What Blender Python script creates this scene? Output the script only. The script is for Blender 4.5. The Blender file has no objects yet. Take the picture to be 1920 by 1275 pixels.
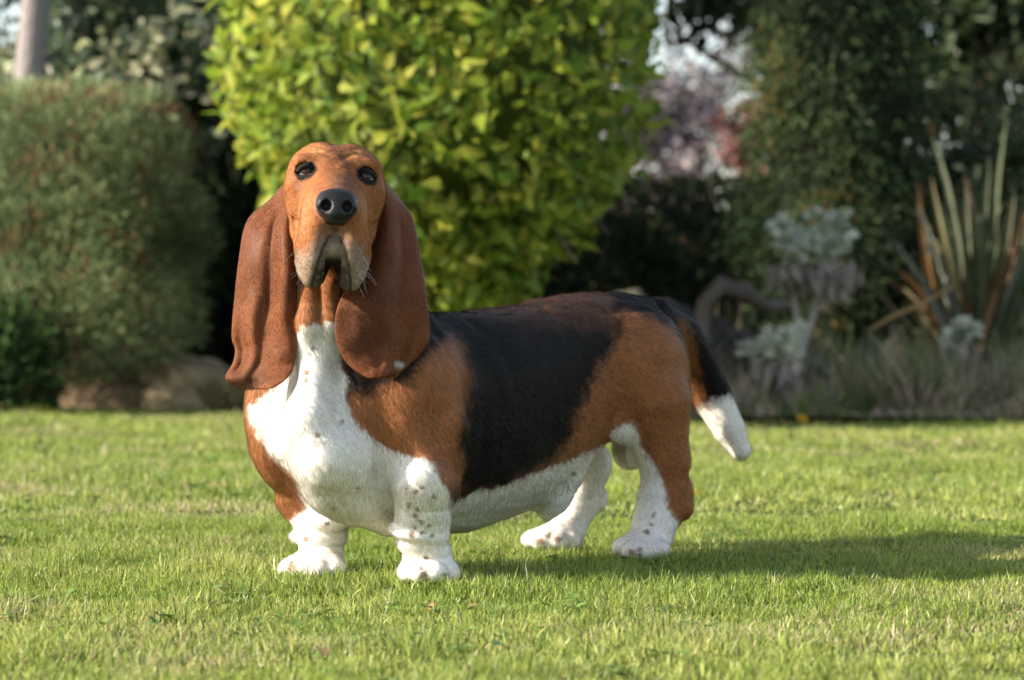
import bpy, bmesh, math, random
import numpy as np
from mathutils import Vector, Matrix

random.seed(7)
RNG = np.random.default_rng(11)
scene = bpy.context.scene
COL = scene.collection

# ------------------------------------------------------------------ camera
CAM_H, F_PX, HORIZON = 0.40, 5444.0, 564.0
cam_data = bpy.data.cameras.new('camera')
cam = bpy.data.objects.new('camera', cam_data)
COL.objects.link(cam)
cam.location = (0, 0, CAM_H)
cam.rotation_euler = (math.radians(90) - math.atan((637.5 - HORIZON) / F_PX), 0, 0)
cam_data.sensor_width = 36.0
cam_data.lens = F_PX / 1920 * 36.0
cam_data.clip_start, cam_data.clip_end = 0.1, 2000
cam_data.dof.use_dof = True
cam_data.dof.focus_distance = 4.06
cam_data.dof.aperture_fstop = 5.6
scene.camera = cam

# ------------------------------------------------------------------ sky, sun, exposure
SUN_EL, SUN_AZ = math.radians(25.5), math.radians(12.5)          # the sun stands to the left, a little towards the camera
sun_dir = Vector((-math.cos(SUN_AZ) * math.cos(SUN_EL), -math.sin(SUN_AZ) * math.cos(SUN_EL), math.sin(SUN_EL)))
world = bpy.data.worlds.new('World')
scene.world = world
world.use_nodes = True
wn = world.node_tree.nodes
bg = wn['Background']
sky = wn.new('ShaderNodeTexSky')
sky.sky_type = 'NISHITA'
sky.sun_disc = False
sky.sun_elevation = SUN_EL
sky.sun_rotation = math.atan2(sun_dir.x, sun_dir.y)
sky.air_density, sky.dust_density, sky.ozone_density = 1.0, 1.0, 1.0
hs = wn.new('ShaderNodeHueSaturation')            # the camera's white balance leaves the shade almost neutral
hs.inputs['Saturation'].default_value = 0.65
world.node_tree.links.new(sky.outputs[0], hs.inputs['Color'])
world.node_tree.links.new(hs.outputs[0], bg.inputs[0])
bg.inputs[1].default_value = 0.128
sun_data = bpy.data.lights.new('sun', 'SUN')
sun_data.energy = 5.0
sun_data.angle = math.radians(0.6)
sun_data.color = (1.0, 0.89, 0.75)
sun = bpy.data.objects.new('sun', sun_data)
COL.objects.link(sun)
sun.location = (-8, 2, 8)
sun.rotation_euler = sun_dir.to_track_quat('Z', 'Y').to_euler()
scene.view_settings.view_transform = 'Standard'
scene.view_settings.look = 'None'
scene.view_settings.exposure = 1.18
scene.view_settings.gamma = 1.0
scene.view_settings.use_curve_mapping = False
scene.cycles.max_bounces = 6
scene.cycles.transparent_max_bounces = 8
scene.cycles.sample_clamp_indirect = 6.0
scene.cycles.use_denoising = True

# ------------------------------------------------------------------ helpers
def W(px, py, d):
    """point at photo pixel (px, py), d metres in front of the camera"""
    return np.array(((px - 960.0) * d / F_PX, d, CAM_H - (py - HORIZON) * d / F_PX))

def link(o, parent=None):
    COL.objects.link(o)
    if parent is not None:
        o.parent = parent
    return o

def tag(o, label=None, cat=None, group=None, kind=None):
    if label: o['label'] = label
    if cat: o['category'] = cat
    if group: o['group'] = group
    if kind: o['kind'] = kind
    return o

def empty(name, loc=(0, 0, 0), rz=0.0):
    o = bpy.data.objects.new(name, None)
    o.location = loc
    o.rotation_euler = (0, 0, rz)
    o.empty_display_size = 0.1
    COL.objects.link(o)
    return o

def mesh_from(name, verts, tris=None, quads=None, smooth=True):
    """fast mesh from numpy arrays"""
    me = bpy.data.meshes.new(name)
    verts = np.asarray(verts, np.float32)
    me.vertices.add(len(verts))
    me.vertices.foreach_set('co', verts.ravel())
    loops, starts, totals = [], [], []
    n = 0
    for arr, k in ((quads, 4), (tris, 3)):
        if arr is not None and len(arr):
            arr = np.asarray(arr, np.int32)
            loops.append(arr.ravel())
            starts.append(n + np.arange(len(arr), dtype=np.int32) * k)
            n += arr.size
    loops = np.concatenate(loops); starts = np.concatenate(starts)
    me.loops.add(len(loops))
    me.loops.foreach_set('vertex_index', loops)
    me.polygons.add(len(starts))
    me.polygons.foreach_set('loop_start', starts)
    me.update(calc_edges=True)
    if smooth:
        me.polygons.foreach_set('use_smooth', np.ones(len(starts), bool))
    return me

def set_col(me, name, cols, domain='POINT'):
    a = me.attributes.new(name, 'FLOAT_COLOR', domain)
    c = np.ones((len(cols), 4), np.float32)
    c[:, :3] = cols
    a.data.foreach_set('color', c.ravel())

def set_float(me, name, vals, domain='POINT'):
    a = me.attributes.new(name, 'FLOAT', domain)
    a.data.foreach_set('value', np.asarray(vals, np.float32))

def new_mat(name):
    m = bpy.data.materials.new(name)
    m.use_nodes = True
    nt = m.node_tree
    return m, nt, nt.nodes['Principled BSDF']

def srgb(r, g, b):
    c = np.array((r, g, b)) / 255.0
    return tuple(np.where(c <= 0.04045, c / 12.92, ((c + 0.055) / 1.055) ** 2.4))

def _h(ix, iy, iz, seed):
    n = (ix * 374761393 + iy * 668265263 + iz * 2147483647 + seed * 1274126177) & 0xFFFFFFFF
    n = ((n ^ (n >> 13)) * 1274126177) & 0xFFFFFFFF
    return ((n ^ (n >> 16)) & 0xFFFF) / 65535.0

def vnoise(p, freq, seed=0):
    """smooth value noise 0..1 on an (n,3) array"""
    q = np.asarray(p, np.float64) * freq
    i = np.floor(q).astype(np.int64); f = q - i
    f = f * f * (3 - 2 * f)
    out = 0
    for dx in (0, 1):
        wx = f[:, 0] if dx else 1 - f[:, 0]
        for dy in (0, 1):
            wy = f[:, 1] if dy else 1 - f[:, 1]
            for dz in (0, 1):
                wz = f[:, 2] if dz else 1 - f[:, 2]
                out = out + wx * wy * wz * _h(i[:, 0] + dx, i[:, 1] + dy, i[:, 2] + dz, seed)
    return out

def fbm(p, freq, seed=0, octs=3):
    s, a, t = 0, 1.0, 0
    for k in range(octs):
        s = s + a * vnoise(p, freq * 2 ** k, seed + k); t += a; a *= 0.5
    return s / t

def sstep(a, b, x):
    t = np.clip((x - a) / (b - a), 0, 1)
    return t * t * (3 - 2 * t)
# ================================================================== the dog
M0 = np.array((-0.198, 4.197, 0.0))
FV = np.array((-0.62, -0.785, 0.0)); FV /= np.linalg.norm(FV)
LV = np.array((-FV[1], FV[0], 0.0))            # the dog's left, towards the camera's right
def D(f, l, z):
    return M0 + f * FV + l * LV + np.array((0, 0, z))

# head frame
HO = W(630, 328, 4.085)
_p, _r = math.radians(10), math.radians(-3.5)
_y = math.radians(6.0)
HV = np.array((math.sin(_y) * math.cos(_p), -math.cos(_y) * math.cos(_p), math.sin(_p)))
HR = np.array((math.cos(_r) * math.cos(_y), math.sin(_y), math.sin(_r)))
HR = HR - HV * HR.dot(HV); HR /= np.linalg.norm(HR)
HU = np.cross(HV, HR) * -1.0
if HU[2] < 0: HU = -HU
def H(r, u, v):
    return HO + r * HR + u * HU + v * HV
HB = np.stack((HR, HU, HV))                     # rows: axes
DB = np.stack((FV, LV, np.array((0, 0, 1.0))))

PR = []                                         # the sculpting list: (op, kind, data, k, centre, bound)
def rc(a, b, ra, rb, k=0.02, op='+'):
    a, b = np.asarray(a, float), np.asarray(b, float)
    PR.append((op, 'rc', (a, b, ra, rb), k, (a + b) / 2, np.linalg.norm(b - a) / 2 + max(ra, rb)))
def ell(c, rad, k=0.02, basis=DB, op='+'):
    rad = np.asarray(rad, float)
    PR.append((op, 'el', (np.asarray(c, float), rad, basis), k, np.asarray(c, float), rad.max()))
def chain(pts, rads, k=0.02, op='+'):
    for i in range(len(pts) - 1):
        rc(pts[i], pts[i + 1], rads[i], rads[i + 1], k if i == 0 else 0.002, op)
def rot(basis, axis, deg):
    m = np.array(Matrix.Rotation(math.radians(deg), 3, Vector(axis)))
    return basis @ m.T

# torso profile along the dog
T_F  = np.array([-.685, -.665, -.62, -.55, -.50, -.46, -.40, -.35, -.20, -.05, .03, .075, .105, .125])
T_T  = np.array([ .345,  .372, .399, .412, .411, .409, .402, .394, .382, .376, .365, .335, .300, .255])
T_B  = np.array([ .300,  .260, .226, .200, .172, .130, .092, .078, .053, .056, .088, .125, .155, .200])
T_W  = np.array([ .016,  .040, .075, .096, .104, .105, .108, .112, .126, .128, .120, .098, .075, .035])
def torso(p):
    q = (p - M0) @ DB.T
    f = q[:, 0]
    fc = np.clip(f, T_F[0], T_F[-1])
    zt, zb, w = np.interp(fc, T_F, T_T), np.interp(fc, T_F, T_B), np.interp(fc, T_F, T_W)
    c, h = (zt + zb) / 2, (zt - zb) / 2
    x, z = np.abs(q[:, 1]) / w, (q[:, 2] - c) / h
    # egg section: wider above, keel below
    wk = np.where(z < 0, 1 - 0.36 * z * z, 1.0)
    x = x / np.maximum(wk, .3)
    g = (x ** 2.3 + np.abs(z) ** 2.3) ** (1 / 2.3)
    d = (g - 1) * np.minimum(w, h) * 0.9
    e = np.maximum(f - T_F[-1], T_F[0] - f)
    return np.where(e > 0, np.sqrt(np.maximum(d, 0) ** 2 + e * e) + np.minimum(d, 0) * 0, d)

def smin(a, b, k):
    h = np.maximum(k - np.abs(a - b), 0) / k
    return np.minimum(a, b) - h * h * k * 0.25

def field(p, c0=None, rad=None):
    d = torso(p)
    for op, kind, dat, k, c, bound in PR:
        if c0 is not None and np.linalg.norm(c - c0) > bound + rad + k + .012:
            continue
        if kind == 'rc':
            a, b, ra, rb = dat
            ab = b - a; pa = p - a
            t = np.clip(pa @ ab / max(ab @ ab, 1e-9), 0, 1)
            e = np.linalg.norm(pa - t[:, None] * ab, axis=1) - (ra + t * (rb - ra))
        else:
            c_, r_, B = dat
            q = (p - c_) @ B.T
            k0 = np.linalg.norm(q / r_, axis=1); k1 = np.linalg.norm(q / (r_ * r_), axis=1) + 1e-9
            e = k0 * (k0 - 1) / k1
        if op == '+':
            d = smin(d, e, k)
        else:
            d = -smin(-d, e, k)
    return d

# ---- neck and throat
rc(D(.00, 0, .27), H(0, -.045, -.100), .108, .058, .05)
rc(D(.02, -.03, .29), H(-.004, -.075, -.085), .085, .050, .04)
rc(D(.035, 0, .30), H(0, -.10, -.045), .066, .034, .03)
for x0, x1 in ((581, 583), (617, 621)):         # dewlap folds
    rc(W(x0, 540, 4.085), W(x1, 606, 4.075), .0150, .0180, .002)
    rc(W(x1, 606, 4.075), W(x1 + (6 if x0 > 600 else -14), 660, 4.095), .0185, .010, .010)
rc(W(598, 640, 4.105), W(590, 780, 4.060), .024, .032, .03)
# ---- chest and shoulders
ell(D(.085, .0, .225), (.060, .085, .085), .03)
ell(W(578, 795, 4.055), (.030, .026, .036), .03)
ell(D(.020, .094, .225), (.074, .058, .125), .022)
ell(D(.045, -.112, .235), (.085, .066, .120), .03)
rc(W(622, 860, 4.060), W(664, 925, 4.115), .050, .041, .03)
rc(W(664, 925, 4.115), W(728, 970, 4.165), .041, .027, .02)       # keel under the breast
rc(W(556, 830, 4.085), W(618, 910, 4.095), .042, .038, .025)
rc(W(846, 700, 4.125), W(855, 800, 4.096), .008, .018, .020)      # loose skin behind the shoulder
rc(W(855, 800, 4.096), W(844, 922, 4.092), .018, .013, .014)
# ---- near front leg
rc(D(.01, .098, .20), W(793, 905, 4.075), .056, .041, .016)
rc(W(793, 905, 4.075), W(790, 1000, 4.105), .0410, .0385, .012)
ell(W(783, 997, 4.10), (.043, .044, .0145), .006, rot(DB, FV, -11))
rc(W(795, 1010, 4.112), W(801, 1052, 4.122), .0315, .036, .005)
ell(W(797, 1029, 4.112), (.0355, .0350, .009), .006, rot(DB, FV, -9))
for t, x in enumerate((768, 790, 815, 840)):
    dd = 4.085 + (.02, .0, .0, .02)[t]
    rc(W(800, 1058, 4.125), W(x, 1072, dd), .026, .0165, .008)
    ell(W(x, 1076, dd - .008), (.017, .0165, .014), .004, np.eye(3))
# ---- far front leg
rc(D(.03, -.112, .20), W(566, 930, 4.255), .052, .036, .02)
rc(W(566, 930, 4.255), W(603, 985, 4.245), .035, .035, .015)
rc(W(604, 970, 4.245), W(602, 1040, 4.24), .0365, .032, .012)
ell(W(596, 1008, 4.232), (.040, .041, .014), .006, rot(DB, FV, -8))
ell(W(617, 975, 4.215), (.034, .034, .018), .008)
for t, (x, y, dd) in enumerate(((545, 1066, 4.20), (568, 1070, 4.165), (598, 1072, 4.15), (628, 1070, 4.16))):
    rc(W(602, 1050, 4.225), W(x, y, dd), .027, .0165, .008)
    ell(W(x - 3, y + 3, dd - .006), (.017, .0165, .014), .004, np.eye(3))
# ---- near hind leg
ell(D(-.552, .074, .288), (.102, .066, .104), .026)
rc(D(-.548, .100, .230), W(1246, 862, 4.56), .064, .036, .025)
rc(W(1246, 862, 4.56), W(1246, 945, 4.565), .036, .035, .02)
ell(W(1278, 930, 4.580), (.0190, .019, .036), .008, np.eye(3))
ell(W(1282, 952, 4.575), (.0155, .016, .020), .005, np.eye(3))
rc(W(1240, 945, 4.555), W(1216, 1020, 4.53), .0365, .034, .02)
for t, (x, y, dd) in enumerate(((1172, 1026, 4.50), (1190, 1032, 4.475), (1214, 1034, 4.475), (1236, 1030, 4.49))):
    rc(W(1216, 1015, 4.53), W(x, y, dd), .028, .0165, .008)
    ell(W(x - 3, y + 1, dd - .006), (.0175, .0165, .014), .004, np.eye(3))
# ---- far hind leg
ell(D(-.53, -.070, .265), (.105, .065, .115), .035)
rc(D(-.53, -.085, .20), W(1100, 870, 4.69), .060, .035, .03)
rc(W(1100, 870, 4.69), W(1088, 940, 4.69), .034, .029, .02)
ell(W(1119, 935, 4.715), (.018, .018, .022), .014, np.eye(3))
rc(W(1090, 935, 4.69), W(1062, 1000, 4.66), .029, .028, .02)
for t, (x, y, dd) in enumerate(((1000, 1012, 4.61), (1020, 1016, 4.59), (1046, 1016, 4.59), (1070, 1014, 4.61))):
    rc(W(1060, 1000, 4.655), W(x, y, dd), .026, .0155, .008)
    ell(W(x - 3, y + 1, dd - .006), (.017, .016, .014), .004, np.eye(3))
# ---- belly
rc(W(1065, 885, 4.50), W(1038, 938, 4.485), .020, .021, .035)
rc(W(1038, 938, 4.485), W(1025, 968, 4.48), .018, .007, .015)
rc(W(1180, 820, 4.63), W(1182, 848, 4.62), .026, .027, .012)
ell(W(1172, 800, 4.535), (.040, .020, .026), .022)
rc(D(-.056, .150, .34), D(-.050, .150, .14), .012, .014, .020, '-')       # hollow behind the shoulder
rc(D(-.435, .128, .33), D(-.452, .124, .22), .010, .012, .028, '-')       # hollow before the thigh
# ---- tail
TP = [W(1160, 598, 4.68), W(1222, 602, 4.74), W(1272, 632, 4.79), W(1308, 692, 4.82), W(1340, 752, 4.83), W(1366, 804, 4.825), W(1388, 844, 4.82)]
TR = [.036, .038, .0375, .0350, .0320, .0275, .0170]
chain(TP, TR, .03)
# ---- head
ell(H(0, -.010, -.060), (.068, .061, .088), .03, HB)
for s in (-1, 1):
    ell(H(s * .024, .019, -.022), (.026, .027, .032), .03, HB)
    ell(H(s * .047, -.018, -.030), (.020, .045, .042), .02, HB)
    rc(H(s * .045, -.020, -.026), H(s * .038, -.080, -.006), .0215, .0200, .012)       # cheek skin
    rc(H(s * .038, -.080, -.006), H(s * .032, -.138, .014), .0200, .0165, .008)
    ell(H(s * .0245, -.100, .046), (.0255, .062, .042), .014, HB)      # flews
    rc(H(s * .0310, -.120, .036), H(s * .0265, -.160, .042), .0180, .0130, .016)
rc(H(0, -.026, .000), H(0, -.060, .074), .044, .0310, .025)
ell(H(0, -.112, .050), (.020, .018, .032), .008, HB)                   # chin
ell(H(.001, -.163, .062), (.0085, .028, .034), .005, HB, '-')          # gap between the lips
rc(H(0, -.092, .100), H(0, -.122, .096), .0010, .004, .008, '-')       # cleft under the nose
ell(H(0, .058, -.03), (.006, .008, .06), .02, HB, '-')                 # furrow of the skull
EYES = []
def head_surface(r, u):
    v = np.linspace(-.06, .08, 141)
    q = HO + r * HR + u * HU + v[:, None] * HV
    f = field(q)
    return v[np.argwhere(f < 0).max()]
for s, (er, eu) in ((-1, (-.0425, -.002)), (1, (.0425, -.004))):
    e = H(er, eu, head_surface(er, eu) - .0112)
    EYES.append(e)
    ell(e + HU * .017 + HV * .004, (.019, .008, .010), .014, HB)        # brow
    ell(e + HR * s * .004 - HU * .017 + HV * .004, (.016, .009, .010), .022, HB)  # pouch under the eye
    ell(H(s * .050, -.034, head_surface(s * .050, -.034) - .012), (.013, .032, .016), .022, HB)
    EB = np.stack((HR * .978 - s * HU * .208, HU * .978 + s * HR * .208, HV))
    ell(e + HV * .008, (.0156, .0136, .015), .002, EB, '-')
    def lid(az, el, rr=.0143):
        az, el = math.radians(az), math.radians(el)
        return e + rr * (HR * math.sin(az) * math.cos(el) + HU * math.sin(el) + HV * math.cos(az) * math.cos(el))
    A = np.linspace(-62, 62, 9)
    up = [lid(a, -2 + 36 * math.cos(math.radians(a * 1.42)) - s * a * .20) for a in A]
    lo = [lid(a, -4 - 33 * max(0, math.cos(math.radians((a - s * 12) * 1.35))) - s * a * .20, .0141) for a in A]
    for q0, q1 in zip(up[:-1], up[1:]): rc(q0, q1, .0030, .0030, .002)
    for q0, q1 in zip(lo[:-1], lo[1:]): rc(q0, q1, .0022, .0022, .002)
for s in (-1, 1):                                                      # cheek folds
    for (a, b) in (((.060, -.02, .000), (.053, -.085, .012)), ((.053, -.085, .012), (.044, -.13, .022))):
        rc(H(s * a[0], a[1], a[2]), H(s * b[0], b[1], b[2]), .002, .002, .005, '-')
for s in (-1, 1):                                                      # furrows of the brow
    for (a, b) in (((.010, .020, .0), (.026, .030, .0)), ((.026, .030, .0), (.046, .026, .0)), ((.016, .036, .0), (.038, .041, .0))):
        pa, pb = [H(s * q[0], q[1], head_surface(s * q[0], q[1]) + .001) for q in (a, b)]
        rc(pa, pb, .0012, .0012, .006, '-')
ell(H(0, -.130, .094), (.015, .026, .010), .008, HB, '-')              # arch of the upper lips
ell(H(0, -.124, .068), (.014, .010, .014), .012, HB)                   # chin tuft
NOSE = H(0, -.066, .103)
ell(NOSE + HU * .006, (.0285, .0180, .019), .004, HB)
ell(NOSE - HU * .010 + HV * .003, (.0200, .0165, .0175), .008, HB)
for s in (-1, 1):
    ell(NOSE + HR * s * .0160 - HU * .002 + HV * .006, (.0125, .0125, .0150), .005, HB)
    ell(NOSE + HR * s * .0145 - HU * .004 + HV * .021, (.0075, .0082, .014), .003, HB, '-')
    rc(NOSE + HR * s * .0200 - HU * .008 + HV * .018, NOSE + HR * s * .0275 - HU * .011 + HV * .010, .002, .002, .003, '-')
rc(NOSE - HU * .004 + HV * .0225, NOSE - HU * .026 + HV * .019, .0006, .0012, .003, '-')

def polygonise(lo, hi, h, BS=16):
    n = np.ceil((hi - lo) / h / BS).astype(int) * BS + 1
    ax = [lo[i] + h * np.arange(n[i]) for i in range(3)]
    V = np.full(n, 1.0, np.float32)
    nb = (n - 1) // BS
    bc = np.stack(np.meshgrid(*[lo[i] + h * BS * (np.arange(nb[i]) + .5) for i in range(3)], indexing='ij'), -1).reshape(-1, 3)
    dc = field(bc)
    rad = h * BS * .87
    idx = np.stack(np.meshgrid(*[np.arange(nb[i]) for i in range(3)], indexing='ij'), -1).reshape(-1, 3)
    for (i, j, k), c, dv in zip(idx, bc, dc):
        s = tuple(slice(a * BS, a * BS + BS + 1) for a in (i, j, k))
        if dv > rad * 1.6 + .02:
            continue
        if dv < -rad * 1.6 - .03:
            V[s] = -1.0; continue
        g = np.stack(np.meshgrid(ax[0][s[0]], ax[1][s[1]], ax[2][s[2]], indexing='ij'), -1)
        V[s] = field(g.reshape(-1, 3), c, rad).reshape(g.shape[:3])
    neg = V < 0
    cnt = np.zeros(tuple(n - 1), np.int8)
    for a in (0, 1):
        for b in (0, 1):
            for c in (0, 1):
                cnt += neg[a:n[0] - 1 + a, b:n[1] - 1 + b, c:n[2] - 1 + c]
    act = np.argwhere((cnt > 0) & (cnt < 8))
    ids = np.full(tuple(n - 1), -1, np.int32)
    ids[act[:, 0], act[:, 1], act[:, 2]] = np.arange(len(act))
    corner = [(a, b, c) for a in (0, 1) for b in (0, 1) for c in (0, 1)]
    cv = {q: V[act[:, 0] + q[0], act[:, 1] + q[1], act[:, 2] + q[2]] for q in corner}
    acc = np.zeros((len(act), 3)); num = np.zeros(len(act))
    for q in corner:
        for a in range(3):
            if q[a] == 0:
                q2 = list(q); q2[a] = 1; q2 = tuple(q2)
                v0, v1 = cv[q], cv[q2]
                m = (v0 < 0) != (v1 < 0)
                t = np.where(m, v0 / np.where(m, v0 - v1, 1), 0)
                pt = np.tile(np.array(q, float), (len(act), 1)); pt[:, a] = t
                acc += pt * m[:, None]; num += m
    P = lo + h * (act + acc / num[:, None])
    quads = []
    for a in range(3):
        s0 = [slice(1, n[i] - 1) for i in range(3)]; s1 = list(s0)
        s0[a] = slice(0, n[a] - 1); s1[a] = slice(1, n[a])
        A, B = neg[tuple(s0)], neg[tuple(s1)]
        e = np.argwhere(A != B)
        inside = A[e[:, 0], e[:, 1], e[:, 2]]
        off = np.array([1, 1, 1]); off[a] = 0
        e = e + off
        b, c = (a + 1) % 3, (a + 2) % 3
        qs = []
        for db, dc_ in ((1, 1), (0, 1), (0, 0), (1, 0)):
            o = e.copy(); o[:, b] -= db; o[:, c] -= dc_
            qs.append(ids[o[:, 0], o[:, 1], o[:, 2]])
        q = np.stack(qs, 1)
        q[~inside] = q[~inside][:, ::-1]
        quads.append(q)
    return P, np.concatenate(quads)

VOX = 0.0024
DP, DQ = polygonise(np.array((-.46, 3.86, -.03)), np.array((.42, 5.0, .70)), VOX)

def relax(P, Q, it=2, lam=.5):
    e = np.concatenate([Q[:, [i, (i + 1) % 4]] for i in range(4)])
    e = np.concatenate([e, e[:, ::-1]])
    deg = np.bincount(e[:, 0], minlength=len(P))[:, None]
    for _ in range(it):
        s = np.stack([np.bincount(e[:, 0], P[e[:, 1], a], minlength=len(P)) for a in range(3)], 1)
        P = P + lam * (s / np.maximum(deg, 1) - P)
    return P
DP = relax(DP, DQ, 2, .45)
def wrinkle(P, Q):
    cr = np.cross(P[Q[:, 1]] - P[Q[:, 0]], P[Q[:, 2]] - P[Q[:, 0]])
    vn = np.zeros_like(P)
    for k in range(4):
        for a in range(3): vn[:, a] += np.bincount(Q[:, k], cr[:, a], minlength=len(P))
    vn /= np.linalg.norm(vn, axis=1, keepdims=True) + 1e-12
    h = (P - HO) @ HB.T; d = (P - M0) @ DB.T
    head = sstep(-.18, -.15, h[:, 1]) * (P[:, 2] > .38)
    leg = (1 - sstep(.11, .16, P[:, 2])) * sstep(.012, .035, P[:, 2]) * (d[:, 0] > -.66)
    body = sstep(.12, .18, P[:, 2]) * (1 - head)
    a = .0016 * leg * (fbm(P * np.array((9, 9, 75)), 1., 101, 2) - .5) * 2 * (np.abs(d[:, 1]) > .03)
    b = .0075 * body * (fbm(d * np.array((26, 9, 5)), 1., 105, 2) - .5) * 2 * sstep(-.30, -.05, d[:, 0])
    c = .0030 * body * (fbm(P, 17, 109, 2) - .5) * 2
    e = .0022 * head * (fbm(P, 55, 113, 2) - .5) * 2 * (1 - sstep(.07, .09, h[:, 2]))
    return P + vn * (a + b + c + e)[:, None]
DP = wrinkle(DP, DQ)

# ------------------------------------------------------------------ ears: thick folded flaps
def ear(rows, depth, thick=.0048, nu=40, nv=90):
    rows = np.array(rows, float)
    s = np.linspace(0, 1, len(rows)); t = np.linspace(0, 1, nv)
    def cr(y):                                  # smooth interpolation
        k = np.clip(np.searchsorted(s, t, side='right') - 1, 0, len(s) - 2)
        u = (t - s[k]) * (len(s) - 1)
        y0, y1, y2, y3 = y[np.maximum(k - 1, 0)], y[k], y[k + 1], y[np.minimum(k + 2, len(y) - 1)]
        return .5 * (2 * y1 + (y2 - y0) * u + (2 * y0 - 5 * y1 + 4 * y2 - y3) * u ** 2 + (3 * y1 - y0 - 3 * y2 + y3) * u ** 3)
    yl, xl, yr, xr = [cr(rows[:, i]) for i in range(4)]
    w = .5 - .5 * np.cos(np.linspace(0, math.pi, nu)) * 1.0
    w = .35 * w + .65 * np.linspace(0, 1, nu)
    X = xl[:, None] + (xr - xl)[:, None] * w[None]
    Y = yl[:, None] + (yr - yl)[:, None] * w[None]
    T = np.broadcast_to(t[:, None], X.shape); U = np.broadcast_to(w[None], X.shape)
    dd = depth(U, T)
    rp = np.stack((U.ravel() * 2.2 + rows[0, 1] * .01, T.ravel() * 4.5, 0 * U.ravel()), 1)
    dd = dd + (.010 * (fbm(rp, 1.6, 131, 2) - .5) * sstep(.05, .25, T.ravel())).reshape(T.shape)
    S = np.stack(((X - 960) * dd / F_PX, dd, CAM_H - (Y - HORIZON) * dd / F_PX), -1)
    gu = np.gradient(S, axis=1); gv = np.gradient(S, axis=0)
    N = np.cross(gv, gu); N /= np.linalg.norm(N, axis=-1, keepdims=True) + 1e-9
    if N[nv // 2, nu // 2, 1] > 0: N = -N
    rim = np.minimum(np.minimum(U, 1 - U) * 9, (1 - T) * 14)
    th = thick * (.18 + .82 * np.sqrt(np.clip(rim, 0, 1)))
    A = (S + N * th[..., None] * .5).reshape(-1, 3); B = (S - N * th[..., None] * .5).reshape(-1, 3)
    g = np.arange(nv * nu).reshape(nv, nu)
    q = np.stack((g[:-1, :-1], g[1:, :-1], g[1:, 1:], g[:-1, 1:]), -1).reshape(-1, 4)
    ring = np.concatenate((g[0, :], g[1:, -1], g[-1, -2::-1], g[-2:0:-1, 0]))
    m = nv * nu
    r2 = np.roll(ring, -1)
    side = np.stack((ring, r2, r2 + m, ring + m), -1)
    P = np.concatenate((A, B)); Q = np.concatenate((q, q[:, ::-1] + m, side))
    # orientation: front face normal must face N
    n0 = np.cross(P[q[0, 1]] - P[q[0, 0]], P[q[0, 2]] - P[q[0, 0]])
    if n0 @ N[0, 0] < 0: Q = Q[:, ::-1]
    return P, Q, np.concatenate((U.ravel(), U.ravel())), np.concatenate((T.ravel(), T.ravel()))

EL = [  # (y left edge, x left edge, y right edge, x right edge)
 (334, 552, 330, 566), (350, 530, 355, 558), (378, 503, 385, 554), (402, 473, 415, 551), (430, 458, 448, 550), (475, 450, 487, 553),
 (520, 444, 525, 557), (560, 440, 563, 556), (600, 436, 600, 553), (635, 435, 630, 555), (655, 441, 655, 556), (680, 437, 676, 553),
 (703, 424, 692, 549), (713, 425, 705, 541), (722, 437, 717, 528), (731, 455, 727, 508)]
ER = [
 (330, 694, 336, 706), (348, 704, 353, 732), (380, 706, 378, 752), (415, 702, 402, 770), (450, 695, 432, 779), (485, 686, 470, 786),
 (515, 670, 510, 793), (545, 648, 548, 798), (575, 633, 585, 802), (605, 628, 618, 806), (632, 629, 643, 803), (655, 635, 662, 789),
 (675, 646, 678, 776), (690, 660, 690, 762), (702, 677, 699, 748), (709, 692, 707, 728)]
def g(x, c, w): return np.exp(-((x - c) / w) ** 2)
def depL(u, t):
    d = 4.135 - .050 * sstep(.05, .40, t) - .015 * t
    d = d + .050 * (1 - u) ** 2 * (1 - .5 * sstep(.6, .95, t))            # outer edge turns back
    d = d - .010 * g(u, .86 - .10 * t, .13) * sstep(.06, .2, t) * (1 - sstep(.45, .75, t))   # roll along the face
    d = d + .008 * g(u, .60 - .05 * t, .12) * sstep(.1, .25, t) * (1 - sstep(.45, .7, t))
    d = d + .011 * g(u, .16, .09) * sstep(.5, .62, t) * (1 - sstep(.74, .84, t)) - .010 * g(u, .30, .1) * sstep(.4, .6, t) * (1 - sstep(.8, .95, t))
    d = d + .020 * sstep(.78, 1., t) * (1 - u) - .018 * sstep(.75, 1, t) * u
    return d
def depR(u, t):
    d = 4.135 - .085 * sstep(.05, .55, t) - .018 * t
    d = d + .050 * u ** 2.2 * (1 - .3 * sstep(.6, .95, t))
    d = d + .018 * (1 - u) ** 3 * (1 - sstep(.4, .6, t))
    d = d - .010 * g(u, .42, .16) * sstep(.1, .3, t) * (1 - sstep(.4, .7, t)) + .007 * g(u, .66, .09) * sstep(.1, .3, t) * (1 - sstep(.6, .85, t))
    d = d - .006 * g(u, .62, .12) * sstep(.55, .75, t) + .008 * g(u, .82, .07) * sstep(.55, .72, t) - .012 * g(u, .45, .35) * sstep(.75, 1, t)
    return d
earL = ear(EL, depL)
earR = ear(ER, depR)
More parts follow.
